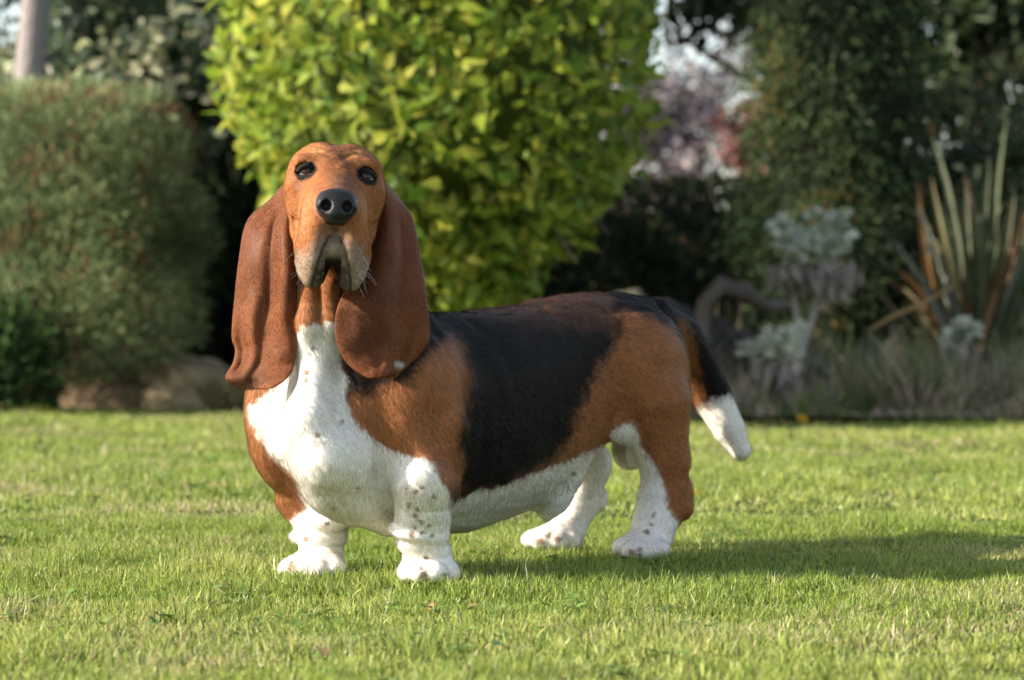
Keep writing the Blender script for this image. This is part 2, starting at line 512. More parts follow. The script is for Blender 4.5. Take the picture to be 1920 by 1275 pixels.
# ------------------------------------------------------------------ coat colours, one value per surface point
TAN = np.array((.310, .120, .043)); EARC = np.array((.155, .049, .0155)); BLK = np.array((.0080, .0064, .0055))
WHT = np.array((.90, .85, .775)); GREY = np.array((.30, .245, .19)); FACE = np.array((.285, .100, .030))
PINK = np.array((.55, .33, .26))
def proj(p):
    return np.stack((960 + p[:, 0] / p[:, 1] * F_PX, HORIZON + (CAM_H - p[:, 2]) / p[:, 1] * F_PX), 1)
def pdist(q, poly):
    """signed distance to a polygon, positive inside"""
    poly = np.asarray(poly, float); a, b = poly, np.roll(poly, -1, 0)
    dm = np.full(len(q), 1e9); ins = np.zeros(len(q), bool)
    for (x0, y0), (x1, y1) in zip(a, b):
        e = np.array((x1 - x0, y1 - y0)); w = q - (x0, y0)
        t = np.clip(w @ e / (e @ e), 0, 1)
        dm = np.minimum(dm, np.hypot(*(w - t[:, None] * e).T))
        c = ((y0 > q[:, 1]) != (y1 > q[:, 1])) & (q[:, 0] < (x1 - x0) * (q[:, 1] - y0) / (y1 - y0 + 1e-9) + x0)
        ins ^= c
    return np.where(ins, dm, -dm)
P_CHEST = [(462,765),(500,738),(545,700),(545,640),(562,616),(588,606),(604,618),(610,606),(640,612),(640,690),(652,705),(645,740),(668,790),(700,828),(740,852),(790,858),(812,868),(826,900),(846,925),(850,960),(872,1010),(885,1120),(480,1120),(480,1010),(546,978),(570,955),(562,930),(556,895),(520,862),(490,828),(470,790)]
P_BELLY = [(835,952),(850,946),(895,914),(915,920),(960,906),(1040,872),(1100,850),(1140,832),(1145,808),(1185,788),(1203,826),(1203,838),(1235,880),(1246,925),(1252,955),(1272,978),(1268,1080),(930,1080),(835,1030)]
P_SADDLE = [(845,952),(866,890),(862,830),(872,760),(880,705),(866,655),(842,632),(820,650),(785,690),(735,716),(690,736),(652,740),(640,690),(700,560),(800,540),(900,560),(1000,540),(1100,530),(1160,560),
            (1172,590),(1152,645),(1122,690),(1102,730),(1085,775),(1065,822),(1040,856),(1000,882),(960,906),(920,921),(896,915)]
P_TAIL = [(1130,530),(1270,540),(1340,620),(1390,735),(1352,742),(1326,752),(1300,705),(1288,655),(1262,615),(1215,588),(1150,580)]
P_TIP = [(1300,770),(1328,752),(1352,742),(1400,728),(1450,900),(1340,900)]
SPOTS = [(790,917,5),(778,924,5),(763,920,4),(813,931,5),(767,945,6),(784,955,5),(778,966,6),(789,978,6),(806,984,5),(776,991,5),(770,1002,7),(792,1000,5),(810,1005,6),(800,1047,6),(793,1080,9),
         (833,1079,6),(787,1066,5),(572,1012,8),(614,982,4),(548,1064,9),(566,1070,4),(1213,997,6),(1222,985,4),(1225,968,4),(1200,1030,6),(1185,1034,7),(1010,1015,9),(1045,1012,8),(1030,1005,6),
         (572,700,6),(574,712,5),(590,655,5),(595,815,6),(625,952,4),(668,918,5),(640,790,4),(1077,888,6),(1060,905,4),(1050,930,3),(1070,860,5)]
def coat(p):
    q = proj(p)
    n1 = fbm(p, 60, 3) - .5; n2 = fbm(p, 220, 9, 2) - .5
    warp = np.stack((n1 * 22 + n2 * 14, (fbm(p, 60, 21) - .5) * 22 + (fbm(p, 220, 27, 2) - .5) * 14), 1)
    qw = q + warp
    h = (p - HO) @ HB.T
    dz = (p - M0) @ DB.T
    c = np.tile(TAN, (len(p), 1)) * (1 + .25 * n1 + .25 * n2)[:, None]
    # coat colours are laid one over another
    def lay(col, m):
        nonlocal c
        c = c * (1 - m[:, None]) + np.asarray(col) * m[:, None]
    lay(BLK, sstep(-20, 16, pdist(q + warp * 1.25, P_SADDLE)))
    top = sstep(.335, .395, dz[:, 2] + n1 * .05) * sstep(-.62, -.5, dz[:, 0]) * (1 - sstep(-.42, -.15, dz[:, 0]))
    lay(np.array((.15, .060, .028)), top * .8)
    lay(BLK * 1.1, sstep(-10, 8, pdist(qw, P_TAIL)))
    lay(np.array((.30, .115, .03)), .85 * (1 - sstep(.6, 1.25, np.hypot((qw[:, 0] - 1288 - .25 * (qw[:, 1] - 655)) / 20, (qw[:, 1] - 660) / 62))) * (dz[:, 0] < -.66))
    lay(WHT, sstep(-5, 5, pdist(q + warp * .9, P_TIP)) * (dz[:, 0] < -.6))
    lay(WHT, sstep(-5, 5, pdist(q + warp * .8, P_CHEST)))
    lay(WHT * .97, sstep(-5, 5, pdist(q + warp * .7, P_BELLY)))
    lay(np.array((.50, .43, .33)), sstep(-4, 6, pdist(q, [(1148,840),(1165,828),(1205,838),(1214,870),(1190,880),(1160,868)])) * (dz[:, 1] < .05))  # greyish tan between the hind legs, its shaded tone painted in
    for x, y, r in SPOTS:
        lay(np.array((.23, .115, .06)), .88 * (1 - sstep(.6, 1.25, np.hypot(q[:, 0] + .5 * warp[:, 0] - x, q[:, 1] + .5 * warp[:, 1] - y) / r)))
    lay(PINK, .22 * sstep(.45, .7, fbm(p, 40, 55)) * (1 - sstep(.02, .05, p[:, 2])))
    # head
    hd = (h[:, 1] > -.185) & (h[:, 2] > -.12) & (p[:, 2] > .385)
    hm = hd.astype(float)
    lay(FACE * (1 + .3 * n1 + .2 * n2)[:, None], hm * sstep(.38, .41, p[:, 2]))
    r_, u_, v_ = h.T
    lay(np.array((.17, .085, .05)), hm * .8 * np.exp(-((r_ - .006) / .022) ** 2 - ((u_ + .030) / .022) ** 2) * (v_ > .02))
    lay(np.array((.15, .058, .026)), hm * .8 * np.exp(-((np.abs(r_) - .004) / .018) ** 2 - ((u_ - .025) / .03) ** 2))
    lay(np.array((.52, .25, .09)), hm * .7 * np.exp(-((np.abs(r_) - .030) / .012) ** 2 - ((u_ - .030) / .012) ** 2) * (v_ > -.05))
    lay(np.array((.46, .20, .075)), hm * .6 * np.exp(-((np.abs(r_) - .043) / .014) ** 2 - ((u_ + .07) / .04) ** 2))  # muzzle sides painted a lighter, sunlit orange
    mz = muzzle_mask(h, n1)
    lay(GREY * (1 + 1.0 * n2 + .5 * n1)[:, None], hm * mz * .72)
    lay(np.array((.06, .05, .042)), hm * .7 * np.exp(-(r_ / .007) ** 2) * sstep(-.086, -.098, u_) * sstep(.03, .06, v_) * (u_ > -.112))
    arch = .023 * np.sqrt(np.clip((-.100 - u_) / .050, 0, 1.3))
    ins = sstep(.004, -.002, np.abs(r_) - arch) * (u_ < -.099) * sstep(.02, .04, v_)
    lay(np.array((.15, .118, .080)), hm * .75 * ins)
    lay(np.array((.24, .205, .14)), hm * .7 * np.exp(-(r_ / .013) ** 2 - ((u_ + .124) / .008) ** 2) * sstep(.03, .06, v_))
    edge = np.exp(-((np.abs(r_) - arch) / .0028) ** 2) * (u_ < -.103) * sstep(.02, .04, v_)
    lay(np.array((.018, .014, .012)), hm * .85 * edge)
    dark = sstep(.50, .62, fbm(p, 90, 77, 2) + .22 * np.exp(-((np.abs(r_) - .014) / .006) ** 2)) * sstep(-.140, -.149, u_) * sstep(.0, .02, v_)
    lay(np.array((.03, .026, .023)), hm * .75 * dark * (np.abs(r_) < .032))
    lay(np.array((.010, .008, .008)), hm * (np.abs(r_) < .0115) * sstep(-.130, -.137, u_) * sstep(.0, .02, v_))
    # eye rims
    for i, e in enumerate(EYES):
        w = (p - e) @ HB.T
        w[:, 1] += .22 * (1 if i else -1) * w[:, 0]
        rr = np.hypot(w[:, 0] / 1.15, (w[:, 1] + .001) / np.where(w[:, 1] < 0, 1.1, 1.0))
        lay(np.array((.012, .010, .009)), hm * (1 - sstep(.0124, .0152, rr + n2 * .004)) * (np.abs(w[:, 2]) < .03))
        haw = np.exp(-((np.linalg.norm(w, axis=1) - .0135) / .0020) ** 2) * (w[:, 1] < -.004) * (np.abs(w[:, 0]) < .010)
        lay(np.array((.30, .13, .11)), hm * .8 * haw)
    # nose leather
    nz = nose_mask(p)
    lay(np.array((.012, .012, .013)), nz)
    return np.clip(c, .004, .9), nz
def muzzle_mask(h, n1):
    r_, u_, v_ = h.T
    side = .018 + .034 * sstep(-.075, -.145, u_)
    return sstep(-.076, -.145, u_ + n1 * .03) ** .8 * (1 - sstep(.75, 1.25, np.abs(r_) / side + n1 * .8)) * sstep(-.005, .025, v_)
def nose_mask(p):
    w = (p - NOSE) @ HB.T
    hw = np.interp(w[:, 1], [-.030, -.018, -.004, .012, .024], [.012, .0205, .0295, .0300, .020])
    g1 = (np.abs(w[:, 0] / hw) ** 2.6 + np.abs((w[:, 1] + .002) / .0270) ** 2.6) ** (1 / 2.6)
    return (1 - sstep(.96, 1.06, g1)) * (w[:, 2] > -.012) * (w[:, 2] < .05) * 1.0
def ear_col(p, u, t, right):
    n1 = fbm(p, 50, 5) - .5; n2 = fbm(p, 240, 15, 2) - .5
    n2 = fbm(p * np.array((1, 1, .12)), 260, 15, 2) - .5
    c = np.tile(EARC, (len(p), 1)) * (1 + .5 * n1 + .06 * n2)[:, None]
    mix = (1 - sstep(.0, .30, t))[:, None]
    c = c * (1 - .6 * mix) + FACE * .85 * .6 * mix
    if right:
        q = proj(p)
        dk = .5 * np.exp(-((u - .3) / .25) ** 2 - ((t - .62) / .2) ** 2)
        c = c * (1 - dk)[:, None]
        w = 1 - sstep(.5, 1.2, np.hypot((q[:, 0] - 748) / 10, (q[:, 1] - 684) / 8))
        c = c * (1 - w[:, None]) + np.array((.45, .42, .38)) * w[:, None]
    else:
        dk = .65 * np.exp(-((u - .35) / .3) ** 2 - ((t - .92) / .1) ** 2)  # darker lower flap: dark hair with shade painted in
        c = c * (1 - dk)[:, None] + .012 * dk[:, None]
    return np.clip(c, .004, .9)

ccol, cnose = coat(DP)
parts_P, parts_Q, parts_C, parts_N = [DP], [DQ], [ccol], [cnose]
parts_E = [np.zeros(len(DP))]
nn = len(DP)
for e, rt in ((earL, False), (earR, True)):
    parts_P.append(e[0]); parts_Q.append(e[1] + nn); nn += len(e[0])
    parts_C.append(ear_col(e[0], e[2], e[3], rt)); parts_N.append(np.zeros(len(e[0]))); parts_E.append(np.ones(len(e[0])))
BP, BQ, BC, BN, BE = map(np.concatenate, (parts_P, parts_Q, parts_C, parts_N, parts_E))

dog = empty('basset_hound', tuple(M0))
tag(dog, 'basset hound with tan, black and white coat standing on the lawn', 'dog')
def dog_part(name, me, parent=None):
    o = bpy.data.objects.new(name, me)
    link(o, parent or dog)
    o.matrix_parent_inverse = Matrix.Translation(-Vector(M0))
    return o
# coat material
def coat_mat(name, hair):
    m, nt, b = new_mat(name)
    N, L = nt.nodes, nt.links
    a = N.new('ShaderNodeAttribute'); a.attribute_name = 'coat'
    if hair:
        hv = N.new('ShaderNodeHueSaturation')
        L.new(a.outputs['Color'], hv.inputs['Color'])
        L.new(a.outputs['Color'], b.inputs['Base Color'])
        nr = N.new('ShaderNodeAttribute'); nr.attribute_name = 'nrm'
        L.new(nr.outputs['Vector'], b.inputs['Normal'])
        b.inputs['Roughness'].default_value = .40
        sh = N.new('ShaderNodeAttribute'); sh.attribute_name = 'sheen'
        L.new(sh.outputs['Fac'], b.inputs['Specular IOR Level'])
        N.remove(hv)
        tp = N.new('ShaderNodeBsdfTransparent'); mx = N.new('ShaderNodeMixShader'); mx.inputs[0].default_value = .42
        L.new(b.outputs[0], mx.inputs[1]); L.new(tp.outputs[0], mx.inputs[2])
        L.new(mx.outputs[0], N['Material Output'].inputs['Surface'])
    else:
        L.new(a.outputs['Color'], b.inputs['Base Color'])
        nz = N.new('ShaderNodeAttribute'); nz.attribute_name = 'nose'
        mr = N.new('ShaderNodeMapRange')
        b.inputs['Specular IOR Level'].default_value = .30
        mr.inputs['To Min'].default_value = .85; mr.inputs['To Max'].default_value = .33
        L.new(nz.outputs['Fac'], mr.inputs['Value']); L.new(mr.outputs[0], b.inputs['Roughness'])
        vo = N.new('ShaderNodeTexVoronoi'); vo.inputs['Scale'].default_value = 700
        bp = N.new('ShaderNodeBump'); bp.inputs['Distance'].default_value = .0003
        L.new(nz.outputs['Fac'], bp.inputs['Strength'])
        L.new(vo.outputs['Distance'], bp.inputs['Height']); L.new(bp.outputs[0], b.inputs['Normal'])
    return m
bm_ = mesh_from('body', BP, quads=BQ)
set_col(bm_, 'coat', BC); set_float(bm_, 'nose', BN)
bm_.materials.append(coat_mat('coat_skin', False))
body = dog_part('body', bm_)

# ------------------------------------------------------------------ eyes
def eyeball(e, gaze, name):
    gaze = gaze / np.linalg.norm(gaze)
    nu_, nv_ = 32, 20
    th = np.linspace(0, math.pi, nv_); ph = np.linspace(0, 2 * math.pi, nu_, endpoint=False)
    side = np.cross(gaze, HU); side /= np.linalg.norm(side); up = np.cross(side, gaze)
    R = .0133
    bulge = 1 + .06 * np.exp(-(th / .5) ** 2)
    V = (np.cos(th) * bulge)[:, None, None] * gaze + (np.sin(th) * bulge)[:, None, None] * (np.cos(ph)[None, :, None] * side + np.sin(ph)[None, :, None] * up)
    V = (e + R * V).reshape(-1, 3)
    gI = np.arange(nu_ * nv_).reshape(nv_, nu_)
    q = np.stack((gI[:-1], gI[1:], np.roll(gI, -1, 1)[1:], np.roll(gI, -1, 1)[:-1]), -1).reshape(-1, 4)
    me = mesh_from(name, V, quads=q)
    T = np.repeat(th, nu_)
    c = np.where((T < .42)[:, None], (.003, .003, .003), np.where((T < .84)[:, None], (.070, .028, .010), np.where((T < .92)[:, None], (.010, .007, .006), (.60, .52, .48))))
    set_col(me, 'coat', c)
    m, nt, b = new_mat('eye')
    a = nt.nodes.new('ShaderNodeAttribute'); a.attribute_name = 'coat'
    nt.links.new(a.outputs['Color'], b.inputs['Base Color'])
    b.inputs['Roughness'].default_value = .06
    b.inputs['Specular IOR Level'].default_value = .32
    me.materials.append(m)
    return dog_part('eye', me)
for e in EYES:
    eyeball(e, HV + HU * .52 - HR * .05, 'eye')

# ------------------------------------------------------------------ short coat of hair
def grow(P, Q, C, NZ, E, count, rng):
    t = np.concatenate((Q[:, [0, 1, 2]], Q[:, [0, 2, 3]]))
    a, b, c = P[t[:, 0]], P[t[:, 1]], P[t[:, 2]]
    cr = np.cross(b - a, c - a); ar = np.linalg.norm(cr, axis=1) * .5
    # vertex normals
    vn = np.zeros_like(P)
    for k in range(3):
        for ax in range(3):
            vn[:, ax] += np.bincount(t[:, k], cr[:, ax], minlength=len(P))
    vn /= np.linalg.norm(vn, axis=1, keepdims=True) + 1e-12
    cen = (a + b + c) / 3
    # neighbouring hairs trade colours along the borders of the patches
    ed = np.concatenate((t[:, [0, 1]], t[:, [1, 2]], t[:, [2, 0]])); ed = ed[rng.permutation(len(ed))]
    idx = np.arange(len(P))
    for _ in range(4):
        nb = np.arange(len(P)); nb[ed[:, 0]] = ed[:, 1]; idx = nb[idx]
        ed = np.roll(ed, len(ed) // 3 + 7, 0)[:, ::-1]
    C = np.where(((P[:, 2] < .40) & (E < .5))[:, None], C[idx], C)
    h = (cen - HO) @ HB.T
    w = ar * np.where((h[:, 1] > -.18) & (cen[:, 2] > .39), 1.9, 1.0) * np.where(E[t[:, 0]] > .5, 1.5, 1.0)
    w = w * (NZ[t[:, 0]] < .3)
    for e in EYES:
        w = w * (np.linalg.norm(cen - e, axis=1) > .0163)
    w = w * (cen[:, 2] > .004)
    cdf = np.cumsum(w); cdf /= cdf[-1]
    k = np.searchsorted(cdf, rng.random(count))
    r1, r2 = np.sqrt(rng.random(count)), rng.random(count)
    wa, wb, wc = 1 - r1, r1 * (1 - r2), r1 * r2
    mixv = lambda X: X[t[k, 0]] * wa[:, None] + X[t[k, 1]] * wb[:, None] + X[t[k, 2]] * wc[:, None]
    p, n, col = mixv(P), mixv(vn), mixv(C)
    n /= np.linalg.norm(n, axis=1, keepdims=True) + 1e-12
    isE = E[t[k, 0]] > .5
    h = (p - HO) @ HB.T; dz = (p - M0) @ DB.T
    head = (h[:, 1] > -.18) & (p[:, 2] > .39) & (h[:, 2] > -.1) & ~isE
    tail = (dz[:, 0] < -.67)
    flow = -FV * .75 + np.array((0, 0, -.65))
    flow = np.tile(flow, (count, 1))
    front = sstep(-.02, .08, dz[:, 0]) * (p[:, 2] > .05)
    flow = flow * (1 - front[:, None]) + front[:, None] * (np.array((0, 0, -1.)) - .25 * FV)
    low = (1 - sstep(.10, .15, p[:, 2]))[:, None]
    flow = flow * (1 - low) + low * np.array((0, 0, -1.))
    td = np.array(TP[5] - TP[2]); td /= np.linalg.norm(td)
    flow[tail] = td
    hf = p - (NOSE - HV * .03)
    flow[head] = (hf / (np.linalg.norm(hf, axis=1, keepdims=True) + 1e-6) * .8 - np.array((0, 0, .45)) - HV * .3)[head]
    flow[isE] = np.array((0, 0, -1.))
    sw = np.stack([fbm(p, 28, s) - .5 + .8 * (vnoise(p, 130, s + 50) - .5) for s in (31, 32, 33)], 1)
    flow = flow + sw * np.where(tail | isE, .3, .45)[:, None] + rng.normal(0, .16, (count, 3))
    tg = flow - n * np.sum(flow * n, 1, keepdims=True)
    tg /= np.linalg.norm(tg, axis=1, keepdims=True) + 1e-9
    ln = np.full(count, .0105)
    ln = np.where(head, .0042, ln); ln = np.where(isE, .0045, ln); ln = np.where(tail, np.where(col[:, 0] > .5, .009, .013), ln)
    ln = np.where((p[:, 2] < .09) & ~tail, .0065, ln)
    white = col[:, 0] > .5
    ln = np.where(white & (front > .5) & (p[:, 2] > .15), .011, ln)
    ln = ln * rng.uniform(.6, 1.25, count)
    lift = np.where(isE, rng.uniform(.06, .20, count), np.where(head, rng.uniform(.12, .30, count), rng.uniform(.10, .27, count)))
    fl = flow / (np.linalg.norm(flow, axis=1, keepdims=True) + 1e-9)
    base_fl = np.where(isE[:, None] | head[:, None], np.array((0, 0, -1.)), (-FV * .75 + np.array((0, 0, -.65))) / .99)
    qs = p - .86 * np.sum(p * base_fl, 1, keepdims=True) * base_fl
    streak = fbm(qs, 330, 71, 2)
    soft = (isE | head)
    col = col * np.where(soft, .92 + .16 * streak, np.where(col[:, 0] > .5, .92 + .16 * streak, .80 + .40 * streak))[:, None] * np.where(soft, rng.uniform(.93, 1.07, count), rng.uniform(.90, 1.10, count))[:, None]
    mzk = muzzle_mask(h, fbm(p, 60, 3) - .5) * head * (np.abs(h[:, 0]) > .023 * np.sqrt(np.clip((-.100 - h[:, 1]) / .050, 0, 1.3)) + .002)
    pick = rng.random(count)
    col = np.where((mzk * .68 > pick)[:, None], np.array((.60, .54, .45)) * rng.uniform(.6, 1.2, (count, 1)), col)
    col = np.where(((mzk > .2) & (pick > .80))[:, None], np.array((.06, .045, .035)), col)
    stray = rng.random(count) < .02
    lift = np.where(stray, lift + .35, lift)
    p0 = p - n * .0006
    p1 = p + (tg * .5 + n * (lift * .5)[:, None]) * ln[:, None]
    p2 = p + (tg * .97 + n * (lift * .72)[:, None]) * ln[:, None]
    n = n + tg * np.where(isE, .08, .22)[:, None] + rng.normal(0, 1, (count, 3)) * np.where(isE | head, .05, .11)[:, None]
    n /= np.linalg.norm(n, axis=1, keepdims=True)
    return np.stack((p0, p1, p2), 1), n, np.clip(col, .003, .95)

def hair_object(name, pts, nrm, col, r0, mat, parent):
    n, k = pts.shape[:2]
    hc = bpy.data.hair_curves.new(name)
    hc.add_curves([k] * n)
    hc.attributes['position'].data.foreach_set('vector', pts.astype(np.float32).ravel())
    ra = hc.attributes.get('radius') or hc.attributes.new('radius', 'FLOAT', 'POINT')
    r = np.broadcast_to(np.asarray(r0, np.float32).reshape(-1, 1) * np.linspace(1, .25, k)[None], (n, k))
    ra.data.foreach_set('value', np.ascontiguousarray(r, np.float32).ravel())
    a = hc.attributes.new('coat', 'FLOAT_COLOR', 'CURVE')
    a.data.foreach_set('color', np.concatenate((col, np.ones((n, 1))), 1).astype(np.float32).ravel())
    a = hc.attributes.new('nrm', 'FLOAT_VECTOR', 'CURVE')
    a.data.foreach_set('vector', nrm.astype(np.float32).ravel())
    lum = col.mean(1)
    sh = np.clip(.05 + 2.4 * lum, .05, .30); sh = np.where(lum > .45, .10, sh)
    a = hc.attributes.new('sheen', 'FLOAT', 'CURVE')
    a.data.foreach_set('value', sh.astype(np.float32))
    hc.materials.append(mat)
    o = bpy.data.objects.new(name, hc)
    link(o, parent)
    return o
HAIRS = 520000
hp, hn, hcol = grow(BP, BQ, BC, BN, BE, HAIRS, RNG)
fur = hair_object('fur', hp, hn, hcol, np.full(HAIRS, .00020), coat_mat('coat_hair', True), dog)
fur.matrix_parent_inverse = Matrix.Translation(-Vector(M0))
# whiskers
wp = []
for s in (-1, 1):
    for k in range(14):
        r0 = H(s * random.uniform(.020, .050), random.uniform(-.155, -.095), random.uniform(.045, .075))
        dv = HR * s * random.uniform(.4, 1) + HV * random.uniform(-.1, .5) - HU * random.uniform(.1, .9)
        L_ = random.uniform(.015, .035)
        wp.append([r0, r0 + dv * L_ * .5, r0 + dv * L_ - HU * L_ * .15])
wp = np.array(wp)
wh = hair_object('whisker', wp, np.tile(-np.array((0, 1., 0)), (len(wp), 1)), np.full((len(wp), 3), .75), np.full(len(wp), .00022), coat_mat('whisker', True), dog)
wh.matrix_parent_inverse = Matrix.Translation(-Vector(M0))
# ================================================================== ground
def attr_mat(name, rough=.6, trans=.0, spec=.3, bump=0, bump_scale=40, objrand=None):
    """material coloured by the surface's own 'tint' value, with some light passing through thin leaves"""
    m, nt, b = new_mat(name)
    N, L = nt.nodes, nt.links
    if objrand is None:
        a = N.new('ShaderNodeAttribute'); a.attribute_name = 'tint'
        out = a.outputs['Color']
    else:
        oi = N.new('ShaderNodeObjectInfo')
        rp = N.new('ShaderNodeValToRGB')
        el = rp.color_ramp.elements
        while len(el) < len(objrand): el.new(.5)
        for i, c in enumerate(objrand):
            el[i].position = i / (len(objrand) - 1); el[i].color = (*c, 1)
        L.new(oi.outputs['Random'], rp.inputs[0])
        out = rp.outputs[0]
    L.new(out, b.inputs['Base Color'])
    b.inputs['Roughness'].default_value = rough
    b.inputs['Specular IOR Level'].default_value = spec
    if bump:
        tc = N.new('ShaderNodeTexCoord')
        no = N.new('ShaderNodeTexNoise'); no.inputs['Scale'].default_value = bump_scale; no.inputs['Detail'].default_value = 6
        L.new(tc.outputs['Object'], no.inputs['Vector'])
        bp = N.new('ShaderNodeBump'); bp.inputs['Strength'].default_value = bump; bp.inputs['Distance'].default_value = .02
        L.new(no.outputs[0], bp.inputs['Height']); L.new(bp.outputs[0], b.inputs['Normal'])
    if trans:
        tr = N.new('ShaderNodeBsdfTranslucent')
        mx = N.new('ShaderNodeMixShader'); mx.inputs[0].default_value = trans
        L.new(out, tr.inputs['Color'])
        L.new(b.outputs[0], mx.inputs[1]); L.new(tr.outputs[0], mx.inputs[2])
        L.new(mx.outputs[0], N['Material Output'].inputs['Surface'])
    return m

EDGE = lambda x: np.interp(x, [-4, -1.3, -.4, .6, 1.8, 4], [11.6, 11.35, 10.6, 9.75, 9.6, 9.5])     # where the lawn ends
def gz(x, y):
    """gentle swell of the lawn"""
    p = np.stack((x, y, np.zeros_like(x)), 1)
    return ((fbm(p, .9, 61, 2) - .5) * .05 + (fbm(p, 3.2, 65, 2) - .5) * .014) * sstep(0, .35, np.hypot((x - .0) / 1.1, (y - 4.40) / .9) - .42) - .004
def ground_sheet():
    xs = np.concatenate((-np.geomspace(5, 600, 14)[::-1], np.linspace(-4.5, 4.5, 91), np.geomspace(5, 600, 14)))
    ys = np.concatenate((-np.geomspace(1, 600, 12)[::-1], np.linspace(0, 14, 141), np.geomspace(15, 900, 16)))
    X, Y = np.meshgrid(xs, ys); x, y = X.ravel(), Y.ravel()
    near = (1 - sstep(12, 15, y)) * (1 - sstep(4.3, 5.2, np.abs(x))) * sstep(-.5, .5, y)
    z = gz(x, y) * near - .003
    bed = sstep(.0, .5, y - EDGE(x)) * near
    z = z + bed * .05
    gI = np.arange(len(x)).reshape(X.shape)
    q = np.stack((gI[:-1, :-1], gI[:-1, 1:], gI[1:, 1:], gI[1:, :-1]), -1).reshape(-1, 4)
    me = mesh_from('ground', np.stack((x, y, z), 1), quads=q)
    g_ = np.array((.050, .060, .018)); s_ = np.array((.055, .040, .028))
    b = sstep(-.05, .25, y - EDGE(x))[:, None] * (np.abs(x) < 60)[:, None] * (y < 60)[:, None]
    set_col(me, 'tint', g_ * (1 - b) + s_ * b)
    me.materials.append(attr_mat('soil_and_turf', .9, 0, .1, .6, 60))
    o = link(bpy.data.objects.new('ground', me)); tag(o, kind='structure')
ground_sheet()

# ------------------------------------------------------------------ grass blades
def blades(x, y, hgt, wid, col, segs, rng, lean=.6, z0=None):
    n = len(x)
    z = gz(x, y) if z0 is None else z0
    az = rng.uniform(0, 2 * math.pi, n)
    ln = np.abs(rng.normal(0, lean, n)) + .08
    dx, dy = np.cos(az) * ln, np.sin(az) * ln
    fa = rng.uniform(0, math.pi, n)
    wx, wy = np.cos(fa) * wid * .5, np.sin(fa) * wid * .5
    V, C = [], []
    for k in range(segs + 1):
        t = k / segs
        b = t ** 1.7
        cx, cy, cz = x + dx * hgt * b, y + dy * hgt * b, z - .004 + hgt * t * (1 - .25 * ln * t)
        shade = .75 + .35 * t
        if k < segs:
            w = 1 - .35 * t
            V += [np.stack((cx - wx * w, cy - wy * w, cz), 1), np.stack((cx + wx * w, cy + wy * w, cz), 1)]
            C += [col, col]
        else:
            V.append(np.stack((cx, cy, cz), 1)); C.append(col)
    k = len(V)
    V = np.stack(V, 1).reshape(-1, 3); C = np.stack(C, 1).reshape(-1, 3)
    base = (np.arange(n) * k)[:, None]
    Q = [base + np.array([2 * i, 2 * i + 1, 2 * i + 3, 2 * i + 2]) for i in range(segs - 1)]
    T = base + np.array([2 * segs - 2, 2 * segs - 1, 2 * segs])
    return V, (np.concatenate(Q) if Q else np.zeros((0, 4), int)), T, C

